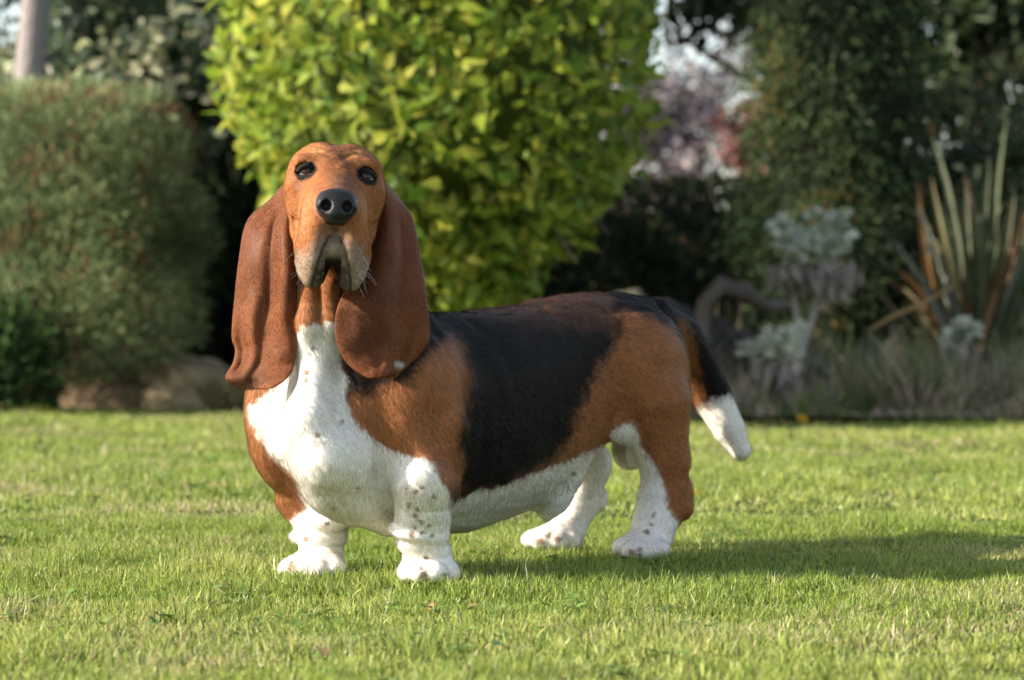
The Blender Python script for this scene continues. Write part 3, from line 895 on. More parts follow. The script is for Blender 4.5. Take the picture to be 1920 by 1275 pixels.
def lawn():
    rng = RNG
    VV, QQ, TT, CC = [], [], [], []; off = 0
    margin = ((2.3, 12.0, 4200, 0, .0075),)
    bands = ((2.55, 3.6, 40000, 1, .0023), (3.6, 5.3, 54000, 1, .0021), (5.3, 7.6, 12000, 0, .0042), (7.6, 11.8, 6000, 0, .0065))
    for bi, (y0, y1, dens, hi, wd) in enumerate(bands + margin):
        out = bi == len(bands)
        x1 = .19 * y1 + (1.4 if out else .30)
        n = int(dens * 2 * x1 * (y1 - y0))
        x, y = rng.uniform(-x1, x1, n), rng.uniform(y0, y1, n)
        lim = .19 * y + .22
        keep = (((np.abs(x) > lim - .03) & (np.abs(x) < lim + 1.3)) if out else (np.abs(x) < lim)) & (y < EDGE(x) + rng.normal(.10, .12, n) + .3 * (fbm(np.stack((x, y, 0 * x), 1), 3, 121, 2) - .5))
        x, y = x[keep], y[keep]; n = len(x)
        p = np.stack((x, y, np.zeros(n)), 1)
        clump = fbm(p, 7, 41, 3); big = fbm(p, 1.6, 45, 2); dryn = fbm(p, 2.6, 49, 3)
        h = (.004 + .029 * np.clip(clump * 1.4 - .18, 0, 1) + .020 * (big - .5)) * rng.uniform(.6, 1.3, n)
        h = h * (.55 + .9 * fbm(p, 16, 151, 2)) * np.where(rng.random(n) < .05, 1.5, 1.)
        h = h * .86
        if not hi: h = h * 1.15
        wid = wd * rng.uniform(.7, 1.3, n)
        r = rng.random(n)
        gA, gB, gC = np.array((.255, .340, .055)), np.array((.450, .480, .125)), np.array((.100, .165, .030))
        st = np.array((.58, .50, .27))
        mixv = np.clip(.30 + 1.8 * (fbm(p, 4.5, 141, 3) - .5) + .8 * (clump - .5) + rng.normal(0, .28, n), 0, 1)[:, None]
        col = gA * (1 - mixv) + gB * mixv
        col = np.where((r < .16)[:, None], gC, col)
        dr = np.clip(.11 + 2.0 * (dryn - .52), .05, .55)
        col = np.where((rng.random(n) < dr)[:, None], st * rng.uniform(.5, 1.1, (n, 1)), col)
        col = col * rng.uniform(.75, 1.25, (n, 1))
        h = np.where(col[:, 0] > .3, h * .8, h)
        V, Q, T, C = blades(x, y, h, wid, col, 2 if hi else 1, rng)
        VV.append(V); CC.append(C); TT.append(T + off)
        if len(Q): QQ.append(Q + off)
        off += len(V)
    for cx, cy, m in ((-.118, 4.085, 420), (-.285, 4.19, 420), (.195, 4.47, 380), (.055, 4.60, 320)):   # longer blades about the paws
        a = rng.uniform(0, 2 * math.pi, m); r = rng.uniform(.040, .085, m)
        x, y = cx + np.cos(a) * r * 1.15, cy - np.abs(np.sin(a)) * r * rng.choice((1, 1, 1, -1), m)
        col = np.array((.24, .32, .055)) * rng.uniform(.55, 1.5, (m, 1)) * np.where(rng.random((m, 1)) < .15, np.array((1.7, 1.3, 2.6)), 1.)
        V, Q, T, C = blades(x, y, rng.uniform(.015, .036, m), np.full(m, .0022), col, 2, rng)
        VV.append(V); CC.append(C); TT.append(T + off); QQ.append(Q + off); off += len(V)
    me = mesh_from('grass', np.concatenate(VV), tris=np.concatenate(TT), quads=np.concatenate(QQ))
    set_col(me, 'tint', np.concatenate(CC))
    me.materials.append(attr_mat('grass_blade', .42, .42, .42))
    o = link(bpy.data.objects.new('lawn_grass', me))
    tag(o, 'short sunlit lawn grass, green with straw-coloured blades', 'grass', kind='stuff')
lawn()

# ================================================================== planting helpers
def tube(pts, rads, n=8, jit=.0):
    pts = np.asarray(pts, float); m = len(pts)
    tg = np.gradient(pts, axis=0); tg /= np.linalg.norm(tg, axis=1, keepdims=True)
    ref = np.array((.31, .95, .05)); A = np.cross(tg, ref); A /= np.linalg.norm(A, axis=1, keepdims=True); B = np.cross(tg, A)
    ph = np.linspace(0, 2 * math.pi, n, endpoint=False)
    R = np.asarray(rads)[:, None] * (1 + jit * RNG.normal(0, 1, (m, n)))
    V = pts[:, None] + R[..., None] * (np.cos(ph)[None, :, None] * A[:, None] + np.sin(ph)[None, :, None] * B[:, None])
    gI = np.arange(m * n).reshape(m, n)
    q = np.stack((gI[:-1], np.roll(gI, -1, 1)[:-1], np.roll(gI, -1, 1)[1:], gI[1:]), -1).reshape(-1, 4)
    return V.reshape(-1, 3), q

def merge(list_vq):
    P, Q, off = [], [], 0
    for v, q in list_vq:
        P.append(v); Q.append(q + off); off += len(v)
    return np.concatenate(P), np.concatenate(Q)

def frame(d, nrm):
    d = d / (np.linalg.norm(d, axis=1, keepdims=True) + 1e-9)
    s = np.cross(nrm, d); s /= np.linalg.norm(s, axis=1, keepdims=True) + 1e-9
    return d, s, np.cross(d, s)

def leaf_shape(width=.5, curl=.15, fold=.12, tip=.55):
    """oval leaf, unit length: 4 x 3 grid"""
    V = []
    for t in (0, .22, .5, .78, 1.0):
        w = width * .5 * (math.sin(math.pi * min(t, 1) ** tip) if 0 < t < 1 else .04)
        for s in (-1, 0, 1):
            V.append((t, s * w, fold * abs(s) * w * 2 - curl * t * t))
    Q = [(r * 3 + c, r * 3 + c + 1, r * 3 + c + 4, r * 3 + c + 3) for r in range(4) for c in range(2)]
    return np.array(V), np.array(Q)
def flake_shape(width=.4):
    return np.array([(0, 0, 0), (.45, width * .5, .03), (1, 0, -.08), (.45, -width * .5, .03)]), np.array([(0, 3, 2, 1)])

def scatter(shape, pos, d, nrm, size, col):
    V, Q = shape
    d, s, u = frame(d, nrm)
    P = pos[:, None] + size[:, None, None] * (V[None, :, 0:1] * d[:, None] + V[None, :, 1:2] * s[:, None] + V[None, :, 2:3] * u[:, None])
    k = len(V)
    Qa = (np.arange(len(pos)) * k)[:, None, None] + Q[None]
    return P.reshape(-1, 3), Qa.reshape(-1, Q.shape[1]), np.repeat(col, k, 0)

def foliage_part(name, P, Q, C, mat, parent, loc, stuff=True):
    me = mesh_from(name, P - np.asarray(loc), quads=Q)
    set_col(me, 'tint', C)
    me.materials.append(mat)
    o = bpy.data.objects.new(name, me)
    link(o, parent)
    if stuff: o['kind'] = 'stuff'
    return o

def wood_part(name, vq, col, mat, parent, loc):
    P, Q = vq
    me = mesh_from(name, P - np.asarray(loc), quads=Q)
    c = np.asarray(col)[None] * (.7 + .6 * fbm(P, 25, 5, 3))[:, None]
    set_col(me, 'tint', c)
    me.materials.append(mat)
    o = bpy.data.objects.new(name, me)
    return link(o, parent)

BARK = attr_mat('bark', .85, 0, .15, .7, 60)
LEAF = attr_mat('leaf', .42, .30, .4)
LAUREL = attr_mat('laurel', .55, .42, .2)
LEAF_DULL = attr_mat('needle', .7, .30, .12)
LEAF_FELT = attr_mat('felted_leaf', .85, .12, .1)

def rand_dir(n, rng):
    v = rng.normal(0, 1, (n, 3)); return v / np.linalg.norm(v, axis=1, keepdims=True)

def turn(v, rz):
    c_, s_ = math.cos(rz), math.sin(rz)
    return np.stack((v[:, 0] * c_ - v[:, 1] * s_, v[:, 0] * s_ + v[:, 1] * c_, v[:, 2]), 1)

def blob_points(n, c, rad, rng, shell=.35, lump=.16, seed=1, power=2.0, rz=0.):
    """points through the outer part of an uneven rounded volume, with outward directions"""
    v = rand_dir(n, rng)
    if power != 2.0:
        v = v / (np.sum(np.abs(v) ** power, 1, keepdims=True) ** (1 / power))
    r = 1 - shell * rng.random(n) ** 1.6
    r = r * (1 + lump * (fbm(v * 1.0 + 5, 2.6, seed, 3) - .5) * 2)
    p = np.asarray(c) + turn(v * np.asarray(rad) * r[:, None], rz)
    nrm = turn(np.sign(v) * np.abs(v) ** (power - 1) / np.asarray(rad), rz); nrm /= np.linalg.norm(nrm, axis=1, keepdims=True)
    return p, nrm, r

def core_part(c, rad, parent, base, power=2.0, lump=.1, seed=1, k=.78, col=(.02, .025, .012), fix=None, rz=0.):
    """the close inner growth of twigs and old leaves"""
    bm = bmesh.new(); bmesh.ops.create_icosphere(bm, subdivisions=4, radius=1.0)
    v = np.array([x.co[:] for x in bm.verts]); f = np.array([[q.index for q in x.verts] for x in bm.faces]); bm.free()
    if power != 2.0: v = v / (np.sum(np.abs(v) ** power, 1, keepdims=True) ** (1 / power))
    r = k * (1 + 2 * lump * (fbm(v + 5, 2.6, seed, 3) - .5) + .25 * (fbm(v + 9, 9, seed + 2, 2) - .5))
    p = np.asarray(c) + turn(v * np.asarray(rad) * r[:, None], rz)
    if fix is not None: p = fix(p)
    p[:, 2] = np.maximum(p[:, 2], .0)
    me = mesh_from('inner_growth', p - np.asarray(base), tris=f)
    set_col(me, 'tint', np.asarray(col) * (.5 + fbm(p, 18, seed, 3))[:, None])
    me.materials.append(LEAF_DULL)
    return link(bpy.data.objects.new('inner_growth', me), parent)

# ================================================================== the bright laurel in the middle
def laurel():
    rng = np.random.default_rng(5)
    c = np.array((-.235, 9.65, 1.24)); rad = np.array((.70, .84, 1.02))
    base = np.array((c[0], c[1], 0.02))
    t = empty('laurel_bush', tuple(base))
    tag(t, 'big rounded bright yellow-green laurel bush behind the dog', 'bush')
    limbs = [tube([base + (0, 0, -.05), base + (.02, .01, .3), base + (.0, .0, .7), base + (.03, .02, 1.5)], [.05, .042, .035, .01], 8)]
    for k in range(26):
        a = rng.uniform(0, 6.28); z0 = rng.uniform(.2, 1.2)
        e = c + np.array((math.cos(a) * rad[0] * .8, math.sin(a) * rad[1] * .8, rng.uniform(-.75, .8)))
        s = base + (0, 0, z0)
        limbs.append(tube([s, (s + e) / 2 + (0, 0, .06), e], [.018, .011, .004], 5))
    wood_part('trunk', merge(limbs), (.16, .12, .09), BARK, t, base)
    shp = leaf_shape(.50, .16, .14)
    pal = np.array([(.27, .335, .035), (.18, .27, .028), (.35, .36, .055), (.10, .18, .022), (.22, .27, .04)])
    def orient(nrm, n, up=.35, rnd=.55):
        d = nrm * .35 + np.array((0, 0, up)) + rand_dir(n, rng) * .9
        nn = nrm * 1.0 + np.array((-.1, 0, .35)) + rand_dir(n, rng) * rnd
        return d, nn
    def taper(p):                                   # the crown draws in towards its foot
        k = sstep(.1, 1.05, p[:, 2])[:, None]
        q = p.copy(); q[:, :2] = base[:2] + (p[:, :2] - base[:2]) * (.42 + .58 * k)
        return q
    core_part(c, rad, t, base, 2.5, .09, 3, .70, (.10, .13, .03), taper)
    n = 9800
    p, nrm, r = blob_points(n, c, rad, rng, .34, .09, 3, 2.5)
    p = taper(p)
    d, nn = orient(nrm, n)
    sz = rng.uniform(.045, .088, n)
    col = pal[rng.integers(0, len(pal), n)] * rng.uniform(.7, 1.2, (n, 1))
    P, Q, C = scatter(shp, p, d, nn, sz, col)
    foliage_part('foliage', P, Q, C, LAUREL, t, base)
    # the leaves that show largest, one by one
    me = mesh_from('leaf', shp[0], quads=shp[1])
    me.materials.append(attr_mat('laurel_leaf', .55, .42, .2, objrand=[(.12, .21, .022), (.21, .29, .028), (.30, .35, .04), (.38, .38, .05)]))
    got = 0
    while got < 300:
        v = rand_dir(1, rng)
        v = v / (np.sum(np.abs(v) ** 2.5, 1, keepdims=True) ** (1 / 2.5))
        pp = taper(c + v * rad * rng.uniform(1.0, 1.05))
        if v[0, 1] > -.12 or pp[0, 2] > 1.42 or pp[0, 2] < .30: continue
        px = proj(pp)[0]
        if 445 < px[0] < 790 and px[1] > 300: continue
        nrm = v / rad; nrm /= np.linalg.norm(nrm)
        d, nn = orient(nrm, 1, .3, .45)
        D_, S_, U_ = frame(d, nn)
        o = bpy.data.objects.new('leaf', me); link(o, t)
        s = rng.uniform(.055, .092)
        m = Matrix(((D_[0, 0], S_[0, 0], U_[0, 0], 0), (D_[0, 1], S_[0, 1], U_[0, 1], 0), (D_[0, 2], S_[0, 2], U_[0, 2], 0), (0, 0, 0, 1)))
        o.matrix_local = Matrix.Translation(Vector(pp[0] - base)) @ m @ Matrix.Scale(s, 4)
        got += 1
laurel()

# ================================================================== feathery clipped shrub on the left
def needle_bush(name, label, c, rad, n, pal, size, seed, power=3.0, lump=.12, shell=.4, droop=0., base=None, brown=.05, trunk_r=.05, shape=.22, cat='bush', up=.5, cut=None, group=None, mat=None, trunk_col=(.12, .09, .07), rz=0.):
    rng = np.random.default_rng(seed)
    c, rad = np.asarray(c, float), np.asarray(rad, float)
    base = np.array((c[0], c[1], 0.0)) if base is None else np.asarray(base, float)
    t = empty(name, tuple(base)); tag(t, label, cat, group)
    limbs = []
    for k in range(9):
        e = c + rand_dir(1, rng)[0] * rad * .75
        m_ = (base + e) / 2 + rng.normal(0, .06, 3) * (1, 1, 0)
        limbs.append(tube([base + (rng.normal(0, .04), rng.normal(0, .04), -.06), m_, e], [trunk_r * rng.uniform(.5, 1), trunk_r * .45, trunk_r * .12], 6))
    wood_part('trunk', merge(limbs), trunk_col, BARK, t, base)
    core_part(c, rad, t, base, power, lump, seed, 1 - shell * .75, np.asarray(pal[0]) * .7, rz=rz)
    p, nrm, r = blob_points(n, c, rad, rng, shell, lump, seed, power, rz)
    keep = p[:, 2] > .02
    if cut is not None: keep &= cut(p)
    p, nrm = p[keep], nrm[keep]; n = len(p)
    d = nrm * .8 + np.array((0, 0, up - droop)) + rand_dir(n, rng) * .7
    nn = nrm + rand_dir(n, rng) * .8
    pal = np.asarray(pal)
    tone = fbm(p, 5, seed + 9, 3)
    col = pal[np.clip((tone * 1.9 - .45 + rng.normal(0, .12, n)) * len(pal), 0, len(pal) - 1).astype(int)] * rng.uniform(.7, 1.3, (n, 1))
    br = rng.random(n) < brown * (1 + 6 * (fbm(p, 8, seed + 30, 2) > .68))
    col[br] = np.array((.22, .12, .065)) * rng.uniform(.7, 1.3, (br.sum(), 1))
    sz = size * rng.uniform(.6, 1.4, n)
    P, Q, C = scatter(flake_shape(shape), p, d, nn, sz, col)
    foliage_part('foliage', P, Q, C, mat or LEAF_DULL, t, base)
    return t
needle_bush('feathery_shrub', 'wide clipped grey-green feathery shrub on the left', (-2.31, 11.45, .67), (1.25, .42, .56), 110000,
            [(.105, .155, .065), (.17, .235, .105), (.24, .31, .145), (.32, .38, .19)], .040, 21, 5.0, .13, .34, brown=.11, trunk_r=.04, shape=.16, up=.75, rz=math.radians(-34))
needle_bush('leafy_shrub', 'small dark green leafy shrub in the lower left corner', (-1.90, 10.55, .16), (.26, .2, .24), 1500,
            [(.035, .07, .022), (.055, .10, .03), (.04, .08, .035)], .055, 23, 2.2, .2, .6, trunk_r=.012, shape=.5, brown=0.)

# dark bushes added behind it all, blocking bright sky and horizon in the gaps
for i, (x, y, z, rx, ry, rz, lab) in enumerate((
    (-.95, 13.6, 1.3, .85, .5, 1.35, 'dark bush added for the shade in the gap between shrub and laurel'),
    (-.86, 12.7, .42, .42, .3, .5, 'low dark bush added to close the bright gap between the boulders and the laurel'),
    (-.38, 14.6, 1.5, .78, .5, 1.6, 'dark bush added behind the laurel to block the sky'))):
    needle_bush('sky_screen_bush', lab, (x, y, z), (rx, ry, rz), 12000, [(.010, .016, .008), (.018, .028, .012), (.03, .045, .018)], .10, 31 + i, 2.6, .12, .4, shape=.4, brown=.01)

needle_bush('far_hedge', 'long dark hedge far behind the grey trunk', (-4.9, 16.0, .8), (4.2, .5, .98), 26000, [(.03, .045, .02), (.045, .065, .028), (.065, .09, .038)], .10, 35, 4.0, .08, .35, shape=.4, brown=.02)

# ------------------------------------------------------------------ broad-leaved things
def leaf_bush(name, label, c, rad, n, pal, size, seed, power=2.4, lump=.2, shell=.5, shape=(.5, .16, .14), cut=None, trunk_r=.05, cat='bush', base=None, mat=None, trunk=None, trunk_col=(.2, .17, .14), core=0):
    rng = np.random.default_rng(seed)
    c, rad = np.asarray(c, float), np.asarray(rad, float)
    base = np.array((c[0], c[1], 0.0)) if base is None else np.asarray(base, float)
    t = empty(name, tuple(base)); tag(t, label, cat)
    limbs = [tube(*trunk)] if trunk else [tube([base + (0, 0, -.06), (base + c) / 2 + (.03, 0, 0), c], [trunk_r, trunk_r * .8, trunk_r * .35], 9, .05)]
    for k in range(14):
        e = c + rand_dir(1, rng)[0] * rad * .8
        s = base + (c - base) * rng.uniform(.45, 1)
        limbs.append(tube([s, (s + e) / 2 + rng.normal(0, .05, 3), e], [trunk_r * .4, trunk_r * .25, trunk_r * .08], 5))
    wood_part('trunk', merge(limbs), trunk_col, BARK, t, base)
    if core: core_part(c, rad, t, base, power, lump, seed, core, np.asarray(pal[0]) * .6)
    # leaves gather in clumps
    m = max(12, n // 55)
    cc, cn, _ = blob_points(m, c, rad, rng, shell, lump, seed, power)
    k = rng.integers(0, m, n)
    p = cc[k] + rng.normal(0, 1, (n, 3)) * (.13 * rad.min())
    nrm = cn[k]
    keep = p[:, 2] > .03
    if cut is not None: keep &= cut(p)
    p, nrm, k = p[keep], nrm[keep], k[keep]; n = len(p)
    pal = np.asarray(pal); cp = rng.integers(0, len(pal), m)
    pick = np.where(rng.random(n) < .6, cp[k], rng.integers(0, len(pal), n))
    col = pal[pick] * rng.uniform(.7, 1.3, (n, 1))
    d = nrm * .4 + np.array((0, 0, .1)) + rand_dir(n, rng); nn = nrm + np.array((0, 0, .4)) + rand_dir(n, rng) * .7
    P, Q, C = scatter(leaf_shape(*shape), p, d, nn, size * rng.uniform(.6, 1.3, n), col)
    foliage_part('crown', P, Q, C, mat or LEAF, t, base)
    return t
leaf_bush('variegated_shrub', 'loose shrub with cream-edged leaves behind the clipped feathery shrub', (-1.55, 12.4, 1.62), (.75, .5, .75), 5200,
          [(.06, .10, .045), (.12, .16, .07), (.30, .33, .17), (.38, .38, .24), (.05, .09, .05), (.10, .14, .10)], .075, 41, 2.4, .2, .6, core=.6)
leaf_bush('grey_trunk_tree', 'pale grey tree trunk rising behind the feathery shrub', (-1.95, 11.7, 3.3), (1.1, .9, .9), 3800,
          [(.06, .10, .03), (.09, .14, .04)], .09, 43, 2.2, .2, .6, trunk_r=.06, cat='tree', base=(-1.92, 11.7, 0),
          trunk=([(-2.06, 11.7, -.06), (-2.02, 11.7, .5), (-1.955, 11.7, 1.15), (-1.94, 11.71, 1.35), (-1.915, 11.7, 1.6), (-1.87, 11.7, 2.1), (-1.90, 11.7, 3.0)], [.10, .088, .074, .066, .056, .05, .035], 12, .05), trunk_col=(.27, .24, .23))
# ------------------------------------------------------------------ right half
def conifer(name, label, x, y, r, h, seed, pal, n=20000):
    rng = np.random.default_rng(seed)
    base = np.array((x, y, 0.))
    t = empty(name, tuple(base)); tag(t, label, 'tree')
    wood_part('trunk', tube([base + (0, 0, -.1), base + (.02, 0, h * .5), base + (0, 0, h * .97)], [.09, .06, .008], 9, .04), (.13, .09, .07), BARK, t, base)
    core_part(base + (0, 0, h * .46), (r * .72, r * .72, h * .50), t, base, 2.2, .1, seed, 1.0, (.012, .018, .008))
    m = 620
    zc = rng.uniform(.12, 1, m) ** 1.0 * h; a = rng.uniform(0, 6.28, m)
    env = r * np.clip(1.05 * (1 - (zc / h) ** 2.2), .05, 1) * (.75 + .25 * sstep(.1, .6, zc))
    rr = env * rng.uniform(.45, 1.06, m)
    cc = base + np.stack((np.cos(a) * rr, np.sin(a) * rr, zc), 1)
    out = np.stack((np.cos(a), np.sin(a), np.zeros(m)), 1)
    k = rng.integers(0, m, n)
    p = cc[k] + rng.normal(0, 1, (n, 3)) * np.array((.055, .055, .11))
    d = out[k] * .35 + np.array((0, 0, -.55)) + rand_dir(n, rng) * .6
    nn = out[k] + rand_dir(n, rng) * .6
    pal = np.asarray(pal); cp = rng.integers(0, len(pal), m)
    col = pal[cp[k]] * rng.uniform(.6, 1.4, (n, 1))
    rust = (rng.random(m) < .035)[k] & (rng.random(n) < .7)
    col[rust] = np.array((.16, .11, .025)) * rng.uniform(.6, 1.2, (rust.sum(), 1))
    P, Q, C = scatter(flake_shape(.28), p, d, nn, .034 * rng.uniform(.6, 1.5, n), col)
    foliage_part('crown', P, Q, C, LEAF_DULL, t, base)
conifer('conifer', 'tall dark green conifer on the right', 1.31, 11.7, .38, 3.6, 51, [(.022, .040, .016), (.036, .060, .022), (.060, .088, .032), (.042, .062, .034)], 90000)
needle_bush('low_hedge', 'low dark clipped hedge under the patch of sky', (.75, 13.6, .48), (.80, .35, .47), 14000,
            [(.026, .038, .02), (.042, .058, .03), (.066, .08, .038), (.10, .11, .05)], .05, 53, 4.0, .06, .4, shape=.35, brown=.03)
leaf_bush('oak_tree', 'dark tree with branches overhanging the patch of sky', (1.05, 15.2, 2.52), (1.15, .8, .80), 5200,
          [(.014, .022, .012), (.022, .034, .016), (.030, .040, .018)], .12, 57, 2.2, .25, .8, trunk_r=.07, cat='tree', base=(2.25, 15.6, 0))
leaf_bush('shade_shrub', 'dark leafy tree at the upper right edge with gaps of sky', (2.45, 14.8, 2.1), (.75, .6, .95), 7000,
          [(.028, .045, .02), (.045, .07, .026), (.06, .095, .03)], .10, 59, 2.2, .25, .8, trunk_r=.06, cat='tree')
leaf_bush('euonymus_shrub', 'shrub with small cream and green leaves behind the sword-leaved plant', (2.16, 12.0, .56), (.56, .36, .66), 12000,
          [(.04, .065, .022), (.06, .09, .03), (.12, .15, .06), (.40, .38, .17), (.05, .08, .03)], .042, 61, 3.0, .12, .4, trunk_r=.03, core=.8)
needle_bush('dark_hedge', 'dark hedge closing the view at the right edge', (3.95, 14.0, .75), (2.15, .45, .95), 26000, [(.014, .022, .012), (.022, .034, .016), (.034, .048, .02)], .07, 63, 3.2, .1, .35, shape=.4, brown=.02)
# far beyond the garden
leaf_bush('blossom_tree', 'far mauve-grey bare tree glimpsed between laurel and conifer', (1.55, 27, 2.05), (1.5, .9, 1.05), 5600,
          [(.17, .145, .165), (.22, .185, .195), (.13, .11, .12), (.25, .215, .215)], .10, 67, 2.4, .2, .9, trunk_r=.08, cat='tree', mat=LEAF_FELT)
leaf_bush('red_shrub', 'far brick-red shrub glimpsed beside the conifer', (2.20, 25.5, 1.7), (.36, .4, .5), 1500,
          [(.24, .11, .10), (.28, .14, .12), (.20, .10, .09)], .10, 69, 2.8, .15, .8, trunk_r=.05, mat=LEAF_FELT)

# ------------------------------------------------------------------ rocks
ROCK = attr_mat('stone', .9, 0, .2, .9, 22)
def rock(c, rad, seed, col, label, group=None, rz=0.):
    rng = np.random.default_rng(seed)
    bm = bmesh.new(); bmesh.ops.create_icosphere(bm, subdivisions=4, radius=1.0)
    v = np.array([x.co[:] for x in bm.verts])
    k = 1 + .6 * (fbm(v + seed, 1.3, seed, 3) - .5) + .60 * (fbm(v + seed, 4.0, seed + 3, 5) - .5)
    # a few flat faces
    for _ in range(7):
        nrm = rand_dir(1, rng)[0]; lim = rng.uniform(.72, .95)
        dd = (v * k[:, None]) @ nrm
        k = np.where(dd > lim, k * (lim + (dd - lim) * .25) / np.maximum(dd, 1e-6), k)
    w = v * k[:, None] * np.asarray(rad)
    for x, q in zip(bm.verts, w): x.co = q
    me = bpy.data.meshes.new('rock'); bm.to_mesh(me); bm.free()
    me.polygons.foreach_set('use_smooth', np.ones(len(me.polygons), bool))
    cc = np.asarray(col) * (.25 + 1.5 * fbm(w + seed, 14, seed, 4))[:, None]
    moss = sstep(.58, .72, fbm(w + seed, 6, seed + 8, 3))[:, None]
    cc = cc * (1 - .5 * moss) + np.array((.10, .10, .05)) * .5 * moss
    set_col(me, 'tint', cc); me.materials.append(ROCK)
    o = bpy.data.objects.new('rock', me); o.location = c; o.rotation_euler = (0, 0, rz); link(o)
    tag(o, label, 'rock', group)
tan, drk = (.36, .28, .18), (.040, .036, .034)
rock((-1.20, 11.05, .03), (.23, .17, .17), 3, (.27, .21, .135), 'tan boulder under the feathery shrub, right next to the dog')
rock((-1.56, 11.05, .0), (.21, .15, .16), 4, (.22, .155, .10), 'brown boulder at the foot of the feathery shrub, left of the tan one')
rock((.46, 10.7, .26), (.20, .16, .15), 5, drk, 'dark boulder just above the dog\'s back, right of the laurel')
rock((.70, 10.55, .16), (.22, .18, .19), 6, drk, 'dark boulder left of the arching root')
rock((.98, 10.5, .08), (.17, .15, .13), 7, (.07, .063, .058), 'dark grey boulder behind the dog\'s tail')
rock((1.12, 10.6, .06), (.15, .13, .13), 8, (.09, .08, .075), 'dark grey boulder at the foot of the pale silver stem')
rock((.95, 11.3, .08), (.24, .2, .16), 9, (.05, .046, .045), 'dark boulder low behind the arching root')
rock((1.25, 10.2, .02), (.13, .1, .09), 10, (.14, .12, .115), 'small grey stone in the dry grass below the silver plants')
# arching root
_v, _q = tube([W(1300, 730, 10.3), W(1312, 640, 10.3), W(1320, 570, 10.3), W(1350, 535, 10.3), W(1395, 548, 10.35), W(1440, 575, 10.4), W(1490, 570, 10.5)], [.032, .027, .026, .030, .034, .027, .013], 12, .16)
rt = link(bpy.data.objects.new("arching_root", mesh_from("arching_root", _v, quads=_q)))
c_ = np.array([v.co[:] for v in rt.data.vertices]); set_col(rt.data, 'tint', np.array((.15, .125, .11)) * (.4 + 1.2 * fbm(c_, 30, 3, 3))[:, None]); rt.data.materials.append(BARK)
tag(rt, 'gnarled grey root arching over the dark boulders behind the tail', 'root')

# ------------------------------------------------------------------ silver plants
def silver(label, stems, heads, seed, dead=True):
    rng = np.random.default_rng(seed)
    base = np.array(stems[0][0]); base[2] = 0.
    t = empty('silver_plant', tuple(base)); tag(t, label, 'plant', 'silver-leaved plants in the bed')
    for st in stems:
        pts = np.array(st); m = len(pts)
        wood_part('stem', tube(pts, np.linspace(.015, .009, m), 8, .06), (.36, .33, .30), BARK, t, base)
    shp = leaf_shape(.42, .25, .10, .8)
    for c, rad, n in heads:
        v = rand_dir(n, rng); v[:, 2] = v[:, 2] * .8 + .35
        ns = max(3, n // 22)
        sc = np.array(c) + rand_dir(ns, rng) * np.asarray(rad) * rng.uniform(.3, 1.0, (ns, 1))
        p = sc[rng.integers(0, ns, n)] + v * .012
        d = v + np.array((0, 0, .25)) + rand_dir(n, rng) * .4; nn = rand_dir(n, rng) * .6 + np.array((0, -.3, .8))
        col = np.array((.54, .57, .46)) * rng.uniform(.7, 1.2, (n, 1))
        # lobed leaf: a midrib leaf with side lobes
        Ps, Qs, Cs, off = [], [], [], 0
        sz = rng.uniform(.035, .060, n)
        dn = d / np.linalg.norm(d, axis=1, keepdims=True)
        D_, S_, U_ = frame(d, nn)
        for tt, s in ((0, 0), (.3, 1), (.3, -1), (.6, 1), (.6, -1)):
            dd = D_ * (1 if s == 0 else .75) + S_ * s * .75
            P, Q, C = scatter(shp, p + D_ * (sz * tt)[:, None], dd, U_, sz * (1 if s == 0 else .5), col)
            Ps.append(P); Qs.append(Q + off); Cs.append(C); off += len(P)
        if dead:
            k = n // 3
            pd = np.array(c) + rng.normal(0, 1, (k, 3)) * np.asarray(rad) * np.array((.5, .5, .2)) - np.array((0, 0, rad[2] * .8))
            P, Q, C = scatter(shp, pd, np.tile((0, 0, -1.), (k, 1)) + rand_dir(k, rng) * .3, rand_dir(k, rng), rng.uniform(.05, .1, k), np.array((.34, .30, .27)) * rng.uniform(.6, 1.1, (k, 1)))
            Ps.append(P); Qs.append(Q + off); Cs.append(C)
        foliage_part('foliage', np.concatenate(Ps), np.concatenate(Qs), np.concatenate(Cs), LEAF_FELT, t, base)
silver('tall silver-leaved plant with two pale heads in front of the conifer', [[W(1500, 740, 10.2), W(1503, 660, 10.2), W(1490, 570, 10.2), W(1482, 490, 10.2)], [W(1503, 660, 10.2), W(1530, 570, 10.2), W(1560, 480, 10.2)]],
       [(W(1487, 465, 10.15), (.085, .07, .080), 170), (W(1560, 450, 10.15), (.085, .075, .125), 240)], 71)
silver('low silver-leaved plant beside the dog\'s tail', [[W(1480, 775, 10.0), W(1472, 720, 10.0), W(1462, 670, 10.0)]], [(W(1465, 650, 9.95), (.075, .07, .06), 120), (W(1428, 660, 9.95), (.045, .04, .035), 45)], 73)
silver('small silver-leaved plant under the sword-leaved plant', [[W(1800, 720, 10.2), W(1797, 670, 10.2), W(1800, 640, 10.2)]], [(W(1800, 625, 10.2), (.055, .05, .05), 80)], 75)

